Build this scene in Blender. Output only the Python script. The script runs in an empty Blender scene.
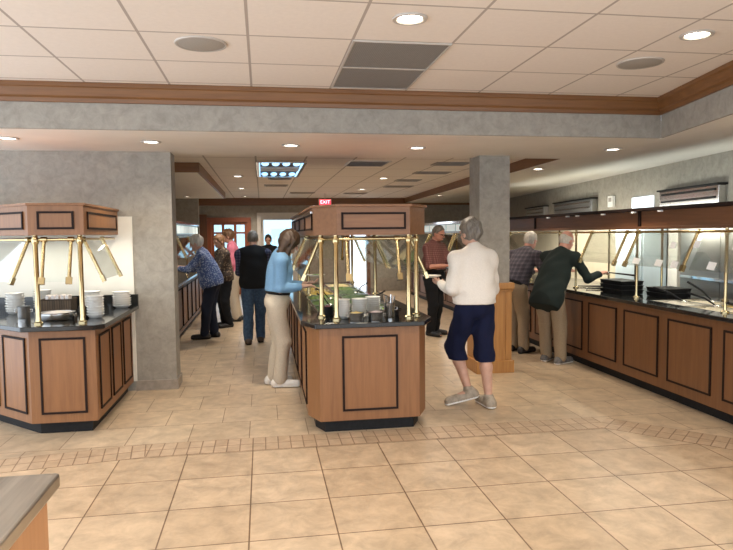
import bpy, math, random
import numpy as np
from mathutils import Vector, Matrix

random.seed(7)
SC = bpy.context.scene
COL = SC.collection
FRAME = {}          # object name -> world matrix of its root, for building in world coordinates

# ------------------------------------------------------------------ materials
def _new(name):
    m = bpy.data.materials.new(name); m.use_nodes = True
    nt = m.node_tree
    return m, nt, nt.nodes['Principled BSDF']

def _coords(nt, scale=(1, 1, 1), loc=(0, 0, 0), rot=(0, 0, 0)):
    tc = nt.nodes.new('ShaderNodeTexCoord'); mp = nt.nodes.new('ShaderNodeMapping')
    mp.inputs['Scale'].default_value = scale; mp.inputs['Location'].default_value = loc
    mp.inputs['Rotation'].default_value = rot
    nt.links.new(tc.outputs['Object'], mp.inputs['Vector'])
    return mp.outputs['Vector']

def _ramp(nt, fac, stops):
    r = nt.nodes.new('ShaderNodeValToRGB')
    while len(r.color_ramp.elements) < len(stops): r.color_ramp.elements.new(0.5)
    for e, (p, c) in zip(r.color_ramp.elements, stops):
        e.position = p; e.color = (*c, 1)
    nt.links.new(fac, r.inputs['Fac'])
    return r.outputs['Color']

def _noise(nt, vec, scale, detail=4, rough=.6, dist=0):
    n = nt.nodes.new('ShaderNodeTexNoise')
    n.inputs['Scale'].default_value = scale; n.inputs['Detail'].default_value = detail
    n.inputs['Roughness'].default_value = rough; n.inputs['Distortion'].default_value = dist
    nt.links.new(vec, n.inputs['Vector'])
    return n.outputs['Fac']

def _bump(nt, b, fac, strength, dist=.01):
    bp = nt.nodes.new('ShaderNodeBump'); bp.inputs['Strength'].default_value = strength
    bp.inputs['Distance'].default_value = dist
    nt.links.new(fac, bp.inputs['Height']); nt.links.new(bp.outputs['Normal'], b.inputs['Normal'])

def mat(name, col, rough=.5, metal=0., var=.12, scale=20., bump=0., stretch=(1, 1, 1), spec=.5, coat=0.):
    m, nt, b = _new(name)
    b.inputs['Roughness'].default_value = rough; b.inputs['Metallic'].default_value = metal
    b.inputs['Specular IOR Level'].default_value = spec
    b.inputs['Coat Weight'].default_value = coat
    n = _noise(nt, _coords(nt, stretch), scale)
    lo = tuple(c * (1 - var) for c in col); hi = tuple(min(1, c * (1 + var)) for c in col)
    nt.links.new(_ramp(nt, n, [(.3, lo), (.7, hi)]), b.inputs['Base Color'])
    if bump: _bump(nt, b, n, bump)
    return m

def wood(name, c1, c2, axis='z', rough=.48, coat=.06):
    m, nt, b = _new(name)
    s = {'z': (22, 22, 1.3), 'x': (1.3, 22, 22), 'y': (22, 1.3, 22)}[axis]
    v = _coords(nt, s)
    n = _noise(nt, v, 1.6, 6, .62, .6)
    nt.links.new(_ramp(nt, n, [(.25, c1), (.72, c2)]), b.inputs['Base Color'])
    b.inputs['Roughness'].default_value = rough; b.inputs['Coat Weight'].default_value = coat
    b.inputs['Coat Roughness'].default_value = .25
    _bump(nt, b, n, .08)
    return m

def emit(name, col, strength):
    m, nt, b = _new(name)
    b.inputs['Base Color'].default_value = (*col, 1)
    b.inputs['Emission Color'].default_value = (*col, 1)
    b.inputs['Emission Strength'].default_value = strength
    return m

def glass(name, tint=(.96, .98, .97), gloss=.05):
    m = bpy.data.materials.new(name); m.use_nodes = True
    nt = m.node_tree; nt.nodes.clear()
    out = nt.nodes.new('ShaderNodeOutputMaterial'); mix = nt.nodes.new('ShaderNodeMixShader')
    tr = nt.nodes.new('ShaderNodeBsdfTransparent'); gl = nt.nodes.new('ShaderNodeBsdfGlossy')
    tr.inputs['Color'].default_value = (*tint, 1); gl.inputs['Roughness'].default_value = .03
    fr = nt.nodes.new('ShaderNodeFresnel'); fr.inputs['IOR'].default_value = 1.45
    ad = nt.nodes.new('ShaderNodeMath'); ad.operation = 'MULTIPLY_ADD'
    ad.inputs[1].default_value = .5; ad.inputs[2].default_value = gloss * .25
    nt.links.new(fr.outputs[0], ad.inputs[0]); nt.links.new(ad.outputs[0], mix.inputs[0])
    nt.links.new(tr.outputs[0], mix.inputs[1]); nt.links.new(gl.outputs[0], mix.inputs[2])
    nt.links.new(mix.outputs[0], out.inputs['Surface'])
    return m

def tiles(name, w, h, ca, cb, grout, loc, offset=0., mortar=.005, rough=.3, mottle=.35, mscale=5., rot=0., spec=.5, bump=.25, smooth=.1):
    m, nt, b = _new(name)
    v = _coords(nt, (1, 1, 1), loc, (0, 0, rot))
    br = nt.nodes.new('ShaderNodeTexBrick')
    br.offset = offset; br.offset_frequency = 2; br.squash = 1
    br.inputs['Scale'].default_value = 1; br.inputs['Brick Width'].default_value = w
    br.inputs['Row Height'].default_value = h; br.inputs['Mortar Size'].default_value = mortar
    br.inputs['Mortar Smooth'].default_value = smooth
    br.inputs['Color1'].default_value = (*ca, 1); br.inputs['Color2'].default_value = (*cb, 1)
    br.inputs['Mortar'].default_value = (*grout, 1)
    nt.links.new(v, br.inputs['Vector'])
    n = _noise(nt, _coords(nt, (1, 1, 1)), mscale, 6, .65, .4)
    k = _ramp(nt, n, [(.3, (1 - mottle,) * 3), (.68, (1., 1., 1.))])
    mx = nt.nodes.new('ShaderNodeMix'); mx.data_type = 'RGBA'; mx.blend_type = 'MULTIPLY'
    mx.inputs['Factor'].default_value = 1
    nt.links.new(br.outputs['Color'], mx.inputs['A']); nt.links.new(k, mx.inputs['B'])
    nt.links.new(mx.outputs['Result'], b.inputs['Base Color'])
    b.inputs['Roughness'].default_value = rough; b.inputs['Specular IOR Level'].default_value = spec
    if bump:
        inv = nt.nodes.new('ShaderNodeMath'); inv.operation = 'SUBTRACT'; inv.inputs[0].default_value = 1
        nt.links.new(br.outputs['Fac'], inv.inputs[1]); _bump(nt, b, inv.outputs[0], bump, .004)
    return m

def spots(name, stops, scale=60., rough=.8, bump=0.):
    m, nt, b = _new(name)
    vo = nt.nodes.new('ShaderNodeTexVoronoi'); vo.inputs['Scale'].default_value = scale
    nt.links.new(_coords(nt), vo.inputs['Vector'])
    nt.links.new(_ramp(nt, vo.outputs['Distance'], stops), b.inputs['Base Color'])
    b.inputs['Roughness'].default_value = rough
    if bump: _bump(nt, b, vo.outputs['Distance'], bump)
    return m

def plaid(name, c0, c1, c2, step=.06):
    m, nt, b = _new(name)
    v = _coords(nt)
    sx = nt.nodes.new('ShaderNodeSeparateXYZ'); nt.links.new(v, sx.inputs[0])
    outs = []
    for o in ('X', 'Z'):
        a = nt.nodes.new('ShaderNodeMath'); a.operation = 'MULTIPLY'; a.inputs[1].default_value = 2 * math.pi / step
        s = nt.nodes.new('ShaderNodeMath'); s.operation = 'SINE'
        g = nt.nodes.new('ShaderNodeMath'); g.operation = 'GREATER_THAN'; g.inputs[1].default_value = .35
        nt.links.new(sx.outputs[o], a.inputs[0]); nt.links.new(a.outputs[0], s.inputs[0]); nt.links.new(s.outputs[0], g.inputs[0])
        outs.append(g.outputs[0])
    ad = nt.nodes.new('ShaderNodeMath'); ad.operation = 'ADD'
    nt.links.new(outs[0], ad.inputs[0]); nt.links.new(outs[1], ad.inputs[1])
    hf = nt.nodes.new('ShaderNodeMath'); hf.operation = 'MULTIPLY'; hf.inputs[1].default_value = .5
    nt.links.new(ad.outputs[0], hf.inputs[0])
    nt.links.new(_ramp(nt, hf.outputs[0], [(0, c0), (.5, c1), (1, c2)]), b.inputs['Base Color'])
    b.inputs['Roughness'].default_value = .85
    return m

M = {}
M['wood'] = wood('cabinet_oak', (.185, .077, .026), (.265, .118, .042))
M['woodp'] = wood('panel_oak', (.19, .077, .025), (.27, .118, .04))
M['woodx'] = wood('canopy_oak', (.18, .077, .029), (.25, .115, .046), 'x')
M['wooddark'] = wood('dark_walnut', (.13, .054, .024), (.20, .087, .038), 'y')
M['wooddarkx'] = wood('dark_walnut_frame', (.085, .032, .014), (.15, .06, .026), 'x')
M['crown'] = wood('crown_oak', (.135, .056, .017), (.22, .096, .03), 'x', .45, .1)
M['crowny'] = wood('crown_oak_side', (.135, .056, .017), (.22, .096, .03), 'y', .45, .1)
M['honey'] = wood('honey_oak', (.36, .16, .04), (.5, .25, .075), 'z', .4)
M['ebony'] = mat('ebony_molding', (.016, .008, .006), .7, 0, .2, 40, spec=.2)
M['black'] = mat('black_plastic', (.009, .009, .0095), .6, 0, .3, 30, spec=.25)
M['granite'] = spots('black_granite', [(.0, (.07, .075, .07)), (.12, (.012, .013, .013)), (1, (.018, .019, .019))], 160, .09)
M['brass'] = mat('polished_brass', (.52, .41, .22), .2, 1, .1, 12)
M['steel'] = mat('stainless_steel', (.62, .61, .59), .2, 1, .08, 5, 0, (1, 40, 40))
M['steelplate'] = mat('brushed_steel_sheet', (.36, .36, .35), .36, 1, .1, 3, 0, (1, 1, 40))
M['chrome'] = mat('chrome', (.8, .8, .8), .1, 1, .03, 5)
M['glass'] = glass('guard_glass')
M['pane'] = glass('window_glass', (.55, .69, .74), .2)
M['white'] = mat('white_ceramic', (.78, .76, .71), .25, 0, .04, 20)
M['cream'] = mat('cream_plate', (.72, .69, .63), .3, 0, .05, 20)
M['card'] = mat('white_card', (.8, .8, .78), .6, 0, .05, 30)
M['wallpaper'] = None
def wallpaper():
    m, nt, b = _new('mottled_wallpaper')
    v = _coords(nt)
    n = _noise(nt, v, 11, 8, .72, .5)
    nt.links.new(_ramp(nt, n, [(.28, (.24, .22, .187)), (.5, (.315, .292, .25)), (.75, (.395, .366, .313))]), b.inputs['Base Color'])
    b.inputs['Roughness'].default_value = .75
    _bump(nt, b, _noise(nt, v, 60, 3), .05)
    return m
M['wallpaper'] = wallpaper()
M['plaster'] = mat('ceiling_plaster', (.80, .765, .70), .9, 0, .03, 3)
M['backboard'] = mat('white_wall_board', (.74, .71, .62), .55, 0, .04, 4)
M['creamwall'] = tiles('cream_wall_tile', .3, .3, (.72, .66, .5), (.74, .68, .53), (.6, .55, .42), (0, 0, 0), 0, .004, .4, .06)
M['tile'] = tiles('ceramic_floor_tile', .457, .457, (.55, .405, .265), (.63, .475, .32), (.20, .115, .06), (1.011, -4.108 + .457 * 20, 0), 0, .0042, .33, .38, 6.5)
M['tileback'] = tiles('ceramic_floor_tile_bond', .457, .457, (.55, .42, .28), (.63, .49, .335), (.27, .175, .105), (.457 * 20 - .1, -4.87 + .457 * 2, 0), .5, .0035, .33, .36, 6.5)
M['brick'] = tiles('small_floor_brick', .093, .145, (.50, .36, .235), (.58, .43, .29), (.28, .18, .11), (0, 0, 0), 0, .0045, .4, .3, 8)
M['acoustic'] = tiles('acoustic_ceiling_tile', .6285, .622, (.82, .75, .68), (.84, .77, .70), (.46, .40, .35), (.687 + .6285 * 20, -5.16 + .622 * 30, 0), 0, .009, .95, .05, 30, 0, .1, .1)
M['acousticback'] = tiles('acoustic_ceiling_tile_plain', .6285, 1.25, (.80, .755, .71), (.82, .775, .73), (.46, .43, .40), (.687 + .6285 * 20, -6.9 + 1.25 * 20, 0), 0, .012, .95, .05, 30, 0, .1, .1)
M['grille'] = tiles('perforated_grey_metal', .012, .012, (.17, .165, .155), (.17, .165, .155), (.26, .25, .24), (0, 0, 0), 0, .003, .7, .1, 30, 0, .3, .1)
M['speaker'] = mat('speaker_cloth', (.36, .33, .29), .9, 0, .05, 90)
M['lamp'] = emit('lamp_glow', (1, .9, .74), 14)
M['lampsmall'] = emit('lamp_glow_small', (1, .93, .84), 6)
M['tube'] = emit('cool_tube_glow', (.36, .66, 1), 1.15)
M['warmtube'] = emit('warm_tube_glow', (1, .93, .8), 1.6)
M['canring'] = mat('white_trim_ring', (.5, .46, .41), .4, 0, .05, 20)
M['greyvent'] = mat('grey_vent_metal', (.34, .32, .30), .6, .2, .1, 20)
M['whitevent'] = mat('white_vent_metal', (.62, .6, .56), .5, 0, .05, 20)
M['exitred'] = emit('exit_red_face', (.9, .03, .06), 1.5)
M['exitpink'] = emit('exit_letter', (1, .55, .6), 1.8)
M['countersteel'] = mat('counter_steel', (.50, .47, .42), .3, 1, .3, 2.2, 0, (9, .6, 1))  # lengthwise colour streaks stand in for highlights reflected in the brushed top
M['ventback'] = mat('vent_backing', (.06, .056, .052), .8)
M['laminate'] = wood('orange_laminate', (.42, .19, .075), (.50, .24, .10), 'z', .45)
M['frostpanel'] = emit('lit_menu_panel', (.80, .95, .95), .22)
M['darkwood'] = wood('door_frame_wood', (.11, .045, .02), (.17, .075, .033), 'z')
M['redwood'] = wood('red_door_wood', (.22, .06, .025), (.30, .09, .04), 'z')
M['fridge'] = mat('pale_blue_enamel', (.55, .66, .72), .35, 0, .05, 3)
M['wicker'] = tiles('woven_wicker', .02, .012, (.10, .07, .045), (.15, .10, .06), (.03, .02, .012), (0, 0, 0), .5, .002, .7, .3, 30, 0, .3, .5)
M['napkin'] = mat('paper_napkin', (.78, .72, .68), .9, 0, .08, 25, .3)

def food(name, c0, c1, c2, scale):
    m, nt, b = _new(name)
    n = _noise(nt, _coords(nt), scale, 5, .6)
    nt.links.new(_ramp(nt, n, [(.3, c0), (.5, c1), (.68, c2)]), b.inputs['Base Color'])
    b.inputs['Roughness'].default_value = .55
    _bump(nt, b, n, .5, .02)
    return m
F = {
 'lettuce': food('lettuce', (.03, .08, .01), (.11, .22, .03), (.35, .42, .12), 40),
 'spinach': food('spinach', (.01, .03, .006), (.03, .085, .015), (.08, .15, .03), 40),
 'tomato': food('tomato', (.25, .02, .01), (.42, .05, .02), (.5, .14, .05), 35),
 'carrot': food('carrot', (.4, .12, .01), (.55, .2, .02), (.6, .3, .05), 50),
 'corn': food('corn', (.45, .3, .03), (.6, .42, .06), (.65, .5, .12), 70),
 'onion': food('onion', (.4, .3, .3), (.6, .5, .48), (.4, .12, .22), 45),
 'cheese': food('cheese', (.5, .32, .06), (.62, .45, .12), (.7, .58, .3), 60),
 'potato': food('potato', (.55, .48, .33), (.68, .62, .46), (.75, .7, .58), 30),
 'gravy': food('gravy', (.16, .08, .03), (.24, .13, .05), (.32, .19, .08), 14),
 'beans': food('beans', (.05, .10, .02), (.09, .17, .03), (.16, .24, .06), 60),
 'chicken': food('chicken', (.30, .14, .04), (.42, .22, .07), (.52, .32, .12), 22),
 'rice': food('rice', (.6, .54, .42), (.72, .68, .58), (.78, .76, .68), 90),
 'noodle': food('noodle', (.55, .42, .18), (.66, .54, .28), (.72, .62, .4), 50),
 'beet': food('beet', (.10, .008, .02), (.18, .015, .04), (.25, .04, .07), 40),
}

# ------------------------------------------------------------------ mesh helpers
class MB:
    def __init__(s): s.v = []; s.f = []
    def quad(s, *p):
        b = len(s.v); s.v += [tuple(q) for q in p]; s.f.append(tuple(range(b, b + len(p)))); return s
    def prism(s, poly, z0, z1):
        n = len(poly); b = len(s.v)
        s.v += [(x, y, z0) for x, y in poly] + [(x, y, z1) for x, y in poly]
        s.f.append(tuple(range(b + n - 1, b - 1, -1))); s.f.append(tuple(range(b + n, b + 2 * n)))
        for i in range(n):
            j = (i + 1) % n; s.f.append((b + i, b + j, b + n + j, b + n + i))
        return s
    def box(s, x0, x1, y0, y1, z0, z1):
        return s.prism([(x0, y0), (x1, y0), (x1, y1), (x0, y1)], z0, z1)
    def obox(s, c, ax, ay, az):
        """box from a centre and three half-axis vectors"""
        c, ax, ay, az = map(Vector, (c, ax, ay, az)); b = len(s.v)
        if ax.cross(ay).dot(az) < 0: az = -az
        for k in (-1, 1):
            for (i, j) in ((-1, -1), (1, -1), (1, 1), (-1, 1)):
                s.v.append(tuple(c + ax * i + ay * j + az * k))
        s.f += [(b + 3, b + 2, b + 1, b), (b + 4, b + 5, b + 6, b + 7)]
        for i in range(4):
            j = (i + 1) % 4; s.f.append((b + i, b + j, b + 4 + j, b + 4 + i))
        return s
    def tube(s, pts, r, n=12):
        pts = [Vector(p) for p in pts]; m = len(pts)
        rs = r if isinstance(r, (list, tuple)) else [r] * m
        b = len(s.v); ref = None
        for i, p in enumerate(pts):
            t = (pts[min(i + 1, m - 1)] - pts[max(i - 1, 0)]).normalized()
            if ref is None: ref = Vector((0, 0, 1)) if abs(t.z) < .9 else Vector((1, 0, 0))
            u = (ref - t * ref.dot(t)).normalized(); w = t.cross(u); ref = u
            for k in range(n):
                a = 2 * math.pi * k / n
                s.v.append(tuple(p + (u * math.cos(a) + w * math.sin(a)) * rs[i]))
        for i in range(m - 1):
            for k in range(n):
                k2 = (k + 1) % n
                s.f.append((b + i * n + k, b + i * n + k2, b + (i + 1) * n + k2, b + (i + 1) * n + k))
        s.f.append(tuple(b + n - 1 - k for k in range(n))); s.f.append(tuple(b + (m - 1) * n + k for k in range(n)))
        return s
    def lathe(s, prof, cx=0, cy=0, z=0, n=24):
        b = len(s.v); m = len(prof)
        for r, h in prof:
            for k in range(n):
                a = 2 * math.pi * k / n; s.v.append((cx + r * math.cos(a), cy + r * math.sin(a), z + h))
        for i in range(m - 1):
            for k in range(n):
                k2 = (k + 1) % n
                s.f.append((b + i * n + k, b + i * n + k2, b + (i + 1) * n + k2, b + (i + 1) * n + k))
        if prof[0][0] > 1e-5: s.f.append(tuple(b + n - 1 - k for k in range(n)))
        if prof[-1][0] > 1e-5: s.f.append(tuple(b + (m - 1) * n + k for k in range(n)))
        return s
    def ball(s, c, r, n=14, m=9):
        rx, ry, rz = r if isinstance(r, (list, tuple)) else (r, r, r)
        b = len(s.v)
        for i in range(m + 1):
            ph = math.pi * i / m - math.pi / 2
            for k in range(n):
                a = 2 * math.pi * k / n
                s.v.append((c[0] + rx * math.cos(ph) * math.cos(a), c[1] + ry * math.cos(ph) * math.sin(a), c[2] + rz * math.sin(ph)))
        for i in range(m):
            for k in range(n):
                k2 = (k + 1) % n
                s.f.append((b + i * n + k, b + i * n + k2, b + (i + 1) * n + k2, b + (i + 1) * n + k))
        return s
    def build(s, name, material, parent=None, smooth=False, bevel=0., local=False):
        me = bpy.data.meshes.new(name)
        vs = s.v
        if parent is not None and not local:
            inv = frame(parent).inverted()
            vs = [tuple(inv @ Vector(v)) for v in vs]
        me.from_pydata(vs, [], s.f); me.update()
        me.materials.append(material)
        if smooth:
            me.polygons.foreach_set('use_smooth', [True] * len(me.polygons))
            me.set_sharp_from_angle(angle=math.radians(42))
        o = bpy.data.objects.new(name, me); COL.objects.link(o)
        if parent is not None: o.parent = parent
        if bevel:
            b = o.modifiers.new('edge', 'BEVEL'); b.width = bevel; b.segments = 2; b.limit_method = 'ANGLE'
        return o

def frame(o):
    while o.parent is not None: o = o.parent
    return FRAME.get(o.name, Matrix())

def tag(o, label, cat, group=None, kind=None):
    o['label'] = label; o['category'] = cat
    if group: o['group'] = group
    if kind: o['kind'] = kind
    return o

def thing(name, label, cat, loc=(0, 0, 0), rz=0., group=None):
    o = bpy.data.objects.new(name, None); COL.objects.link(o)
    o.location = loc; o.rotation_euler = (0, 0, rz); o.empty_display_size = .1
    FRAME[o.name] = Matrix.Translation(Vector(loc)) @ Matrix.Rotation(rz, 4, 'Z')
    return tag(o, label, cat, group)

def copy_thing(o, loc, label, rz=None, scale=None):
    c = o.copy(); COL.objects.link(c); c.location = loc
    if rz is not None: c.rotation_euler = (0, 0, rz)
    if scale is not None: c.scale = scale
    c['label'] = label
    def kids(src, dst):
        for ch in list(src.children):
            d = ch.copy(); COL.objects.link(d); d.parent = dst; kids(ch, d)
    kids(o, c)
    return c

def struct(name, mb, m, label=None, smooth=False, bevel=0.):
    o = mb.build(name, m, None, smooth, bevel); o['kind'] = 'structure'
    if label: o['label'] = label; o['category'] = name.split('_')[0]
    return o

def offset_poly(poly, d):
    """grow a CCW polygon outwards by d"""
    n = len(poly); out = []
    for i in range(n):
        p0, p1, p2 = Vector(poly[i - 1]), Vector(poly[i]), Vector(poly[(i + 1) % n])
        e1 = (p1 - p0).normalized(); e2 = (p2 - p1).normalized()
        n1 = Vector((e1.y, -e1.x)); n2 = Vector((e2.y, -e2.x))
        bis = (n1 + n2).normalized()
        out.append(tuple(p1 + bis * (d / max(.3, bis.dot(n1)))))
    return out

# ------------------------------------------------------------------ camera
f, yaw, pit, rol, H = 636., .1619, .0642, -.0105, 1.552
fw = Vector((math.sin(yaw) * math.cos(pit), math.cos(yaw) * math.cos(pit), -math.sin(pit)))
r0 = Vector((math.cos(yaw), -math.sin(yaw), 0)); u0 = r0.cross(fw)
R_ = r0 * math.cos(rol) + u0 * math.sin(rol); U_ = -r0 * math.sin(rol) + u0 * math.cos(rol)
cam = bpy.data.objects.new('camera', bpy.data.cameras.new('camera')); COL.objects.link(cam)
cam.data.sensor_width = 36; cam.data.lens = 36 * f / 733; cam.data.clip_start = .05
mw = Matrix((R_, U_, -fw)).transposed().to_4x4(); mw.translation = (0, 0, H)
cam.matrix_world = mw
SC.camera = cam
SC.view_settings.view_transform = 'Standard'; SC.view_settings.look = 'None'
SC.view_settings.gamma = 1; SC.view_settings.exposure = 0.0
SC.view_settings.use_curve_mapping = False
SC.cycles.use_denoising = True
SC.cycles.max_bounces = 8; SC.cycles.diffuse_bounces = 5; SC.cycles.glossy_bounces = 4
SC.cycles.transparent_max_bounces = 16
SC.cycles.caustics_reflective = False; SC.cycles.caustics_refractive = False
SC.cycles.sample_clamp_indirect = 6
# ================================================================== THE SETTING
zL, zH, zC = 2.39, 2.735, 2.52
bl = [(-4.2, 4.25), (-.85, 4.725), (2.70, 4.725), (4.6, 2.75)]
struct('floor', MB().prism([(-4.2, -2), (4.6, -2), (4.6, 2.75), (2.70, 4.725), (-.85, 4.725), (-4.2, 4.25)], -.1, 0), M['tile'])
struct('floor', MB().prism([(4.6, -2), (7, -2), (7, 17.2), (-4.2, 17.2), (-4.2, 4.25), (-.85, 4.725), (2.70, 4.725), (4.6, 2.75)], -.1, 0), M['tileback'])
for i in range(3):
    a, b = Vector(bl[i]), Vector(bl[i + 1]); L = (b - a).length; c = (a + b) / 2
    o = struct('trim_%d' % (i + 1), MB().box(-L / 2, L / 2, -.145, .145, .0, .0012 + .0003 * i), M['brick'])
    o.location = (c.x, c.y, 0); o.rotation_euler = (0, 0, math.atan2(b.y - a.y, b.x - a.x))

# ceilings: high tiled tray, low plaster band, raised tiled coffer behind
tr = lambda y: 3.57 - .187 * (5.3 - y)
struct('ceiling', MB().prism([(-4.2, -2), (tr(-2), -2), (tr(5.3), 5.3), (-4.2, 5.3)], zH, zH + .03), M['acoustic'])
struct('ceiling', MB().prism([(-4.2, 5.33), (7, 5.33), (7, 6.9), (-4.2, 6.9)], zL, zC + .03), M['plaster'])
struct('ceiling', MB().prism([(tr(-2) + .03, -2), (7, -2), (7, 5.33), (tr(5.3) + .03, 5.33)], zL, zL + .03), M['plaster'])
struct('ceiling', MB().prism([(3.40, 6.9), (7, 6.9), (7, 17.2), (3.86, 17.2)], zL, zC + .03), M['plaster'])
struct('ceiling', MB().prism([(-4.2, 6.9), (3.86, 6.9), (3.9, 17.2), (-4.2, 17.2)], zC, zC + .03), M['acousticback'])
struct('ceiling', MB().box(-4.2, -.83, 8.75, 14.8, zL, zC), M['plaster'])
# soffit faces of the tray
struct('wall_soffit', MB().box(-4.2, tr(5.3), 5.301, 5.33, zL + .0005, zH), M['wallpaper'])
struct('wall_soffit', MB().prism([(tr(-2), -2), (tr(-2) + .03, -2), (tr(5.3) + .03, 5.3), (tr(5.3), 5.3)], zL + .0005, zH), M['wallpaper'])
def molding(name, path, m, z0, z1, prof):
    """sweep a profile (out, up 0..1) along a 2-D path; the profile projects to the left of the path"""
    mb = MB(); P = [Vector(p) for p in path]; n = len(P); rows = []
    for i, p in enumerate(P):
        d1 = (P[i] - P[i - 1]).normalized() if i else (P[1] - P[0]).normalized()
        d2 = (P[i + 1] - P[i]).normalized() if i < n - 1 else d1
        n1, n2 = Vector((-d1.y, d1.x)), Vector((-d2.y, d2.x)); bis = (n1 + n2).normalized(); k = 1 / max(.3, bis.dot(n1))
        rows.append([(p.x + bis.x * o * k, p.y + bis.y * o * k, z0 + (z1 - z0) * h) for o, h in prof])
    q = len(prof)
    for r in rows: mb.v += r
    for i in range(n - 1):
        for j in range(q):
            j2 = (j + 1) % q
            mb.f.append((i * q + j, i * q + j2, (i + 1) * q + j2, (i + 1) * q + j))
    mb.f.append(tuple(range(q))[::-1]); mb.f.append(tuple((n - 1) * q + j for j in range(q)))
    return struct(name, mb, m, bevel=.003)
CR = [(-.004, 0), (.018, 0), (.022, .22), (.04, .3), (.062, .72), (.075, .78), (.075, 1), (-.004, 1)]
molding('trim_4', [(tr(5.3), 5.3), (-4.2, 5.3)][::-1][::-1], M['crown'], 2.592, zH, CR)
molding('trim_5', [(tr(-2), -2), (tr(5.3), 5.3)], M['crowny'], 2.592, zH, CR)
# wood trims of the coffer and bulkhead
struct('trim_6', MB().prism([(3.38, 6.92), (3.40, 6.92), (3.86, 17.0), (3.84, 17.0)], zL, zC - .001), M['crowny'])
struct('trim_7', MB().box(-4.2, -.80, 8.72, 8.75, zL + .0, zC - .001), M['crown'])
struct('trim_8', MB().box(-.83, -.80, 8.75, 14.83, zL + .0, zC - .001), M['crowny'])
struct('trim_9', MB().box(-4.2, 7, 16.95, 17.0, 2.33, zC - .001), M['crown'])

# walls
struct('wall_left', MB().box(-4.2, -.885, 6.63, 6.93, 0, zL), M['wallpaper'])
bb = mat('baseboard_tile', (.30, .26, .215), .5, 0, .15, 20)
struct('baseboard_left', MB().prism([(-1.28, 6.615), (-.87, 6.615), (-.87, 6.945), (-.885, 6.945), (-.885, 6.63), (-1.28, 6.63)], 0, .10), bb)
struct('wall_board', MB().box(-4.0, -1.27, 6.61, 6.63, .10, 1.75), M['backboard'])
struct('wall_far_left', MB().box(-3.5, -3.35, 6.93, 17, 0, zC), M['wallpaper'])
struct('wall_end', MB().box(-3.35, -1.42, 15.0, 15.15, 0, zC), M['wallpaper'])
wx = lambda y: 4.88 + .124 * (y - 6)
struct('wall_right', MB().prism([(wx(1.5), 1.5), (wx(1.5) + .15, 1.5), (wx(17) + .15, 17), (wx(17), 17)], 0, zL), M['wallpaper'])
struct('wall_right_tiling', MB().prism([(wx(7.4) - .02, 7.4), (wx(7.4), 7.4), (wx(16) , 16), (wx(16) - .02, 16)], .0, 1.72), M['creamwall'])
bw = MB()
for x0, x1 in ((-4.2, -1.3), (-.38, -.02), (.86, 2.33), (2.78, 7)): bw.box(x0, x1, 17, 17.15, 0, zC)
for x0, x1, z in ((-1.3, -.38, 1.90), (-.02, .86, 2.02), (2.33, 2.78, 1.95)): bw.box(x0, x1, 17, 17.15, z, zC)
struct('wall_back', bw, M['wallpaper'])
def door_unit(name, x0, x1, z1, m, bars, rails):
    fr = MB(); t = .07
    fr.box(x0 - .1, x0, 16.96, 17.0, 0, z1 + .12).box(x1, x1 + .1, 16.96, 17.0, 0, z1 + .12).box(x0, x1, 16.96, 17.0, z1, z1 + .12)
    fr.box(x0, x0 + t, 17.02, 17.07, 0, z1).box(x1 - t, x1, 17.02, 17.07, 0, z1).box(x0 + t, x1 - t, 17.02, 17.07, z1 - t, z1).box(x0 + t, x1 - t, 17.02, 17.07, 0, .2)
    for x in bars: fr.box(x - .035, x + .035, 17.02, 17.07, .2, z1 - t)
    for z in rails: fr.box(x0 + t, x1 - t, 17.025, 17.065, z - .025, z + .025)
    o = struct(name, fr, m)
    p = MB().box(x0 + t, x1 - t, 17.04, 17.05, .2, z1 - t).build('pane', M['pane'], o)
    return o
door_unit('door_1', -1.3, -.38, 1.9, M['redwood'], (-1.0, -.69), (1.62, .95))
door_unit('door_2', -.02, .86, 2.02, M['whitevent'], (), (.9,))
fr = MB().box(2.23, 2.33, 16.96, 17.0, 0, 2.05).box(2.78, 2.88, 16.96, 17.0, 0, 2.05).box(2.33, 2.78, 16.96, 17.0, 1.95, 2.05)
struct('door_3', fr, M['darkwood'])
struct('trim_10', MB().box(-1.95, -1.4, 16.94, 17.0, 0, 2.1), M['darkwood'])

# square column with a wood base
column = struct('column', MB().box(2.345, 2.69, 6.67, 7.01, 0, zC), M['wallpaper'])
cb = MB().box(2.325, 2.71, 6.65, 7.03, .14, .93)
cb.build('wood_casing', M['honey'], column)
for x in (2.36, 2.64):
    MB().box(x, x + .045, 6.64, 6.652, .14, .93).build('stile', M['honey'], column, bevel=.003)
MB().box(2.30, 2.735, 6.625, 7.055, 0, .14).build('plinth', M['honey'], column, bevel=.006)
cp = MB().box(2.30, 2.735, 6.625, 7.055, .93, 1.0); cp.box(2.312, 2.722, 6.637, 7.043, .9, .93)
cp.build('cap', M['honey'], column, bevel=.008)

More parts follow.
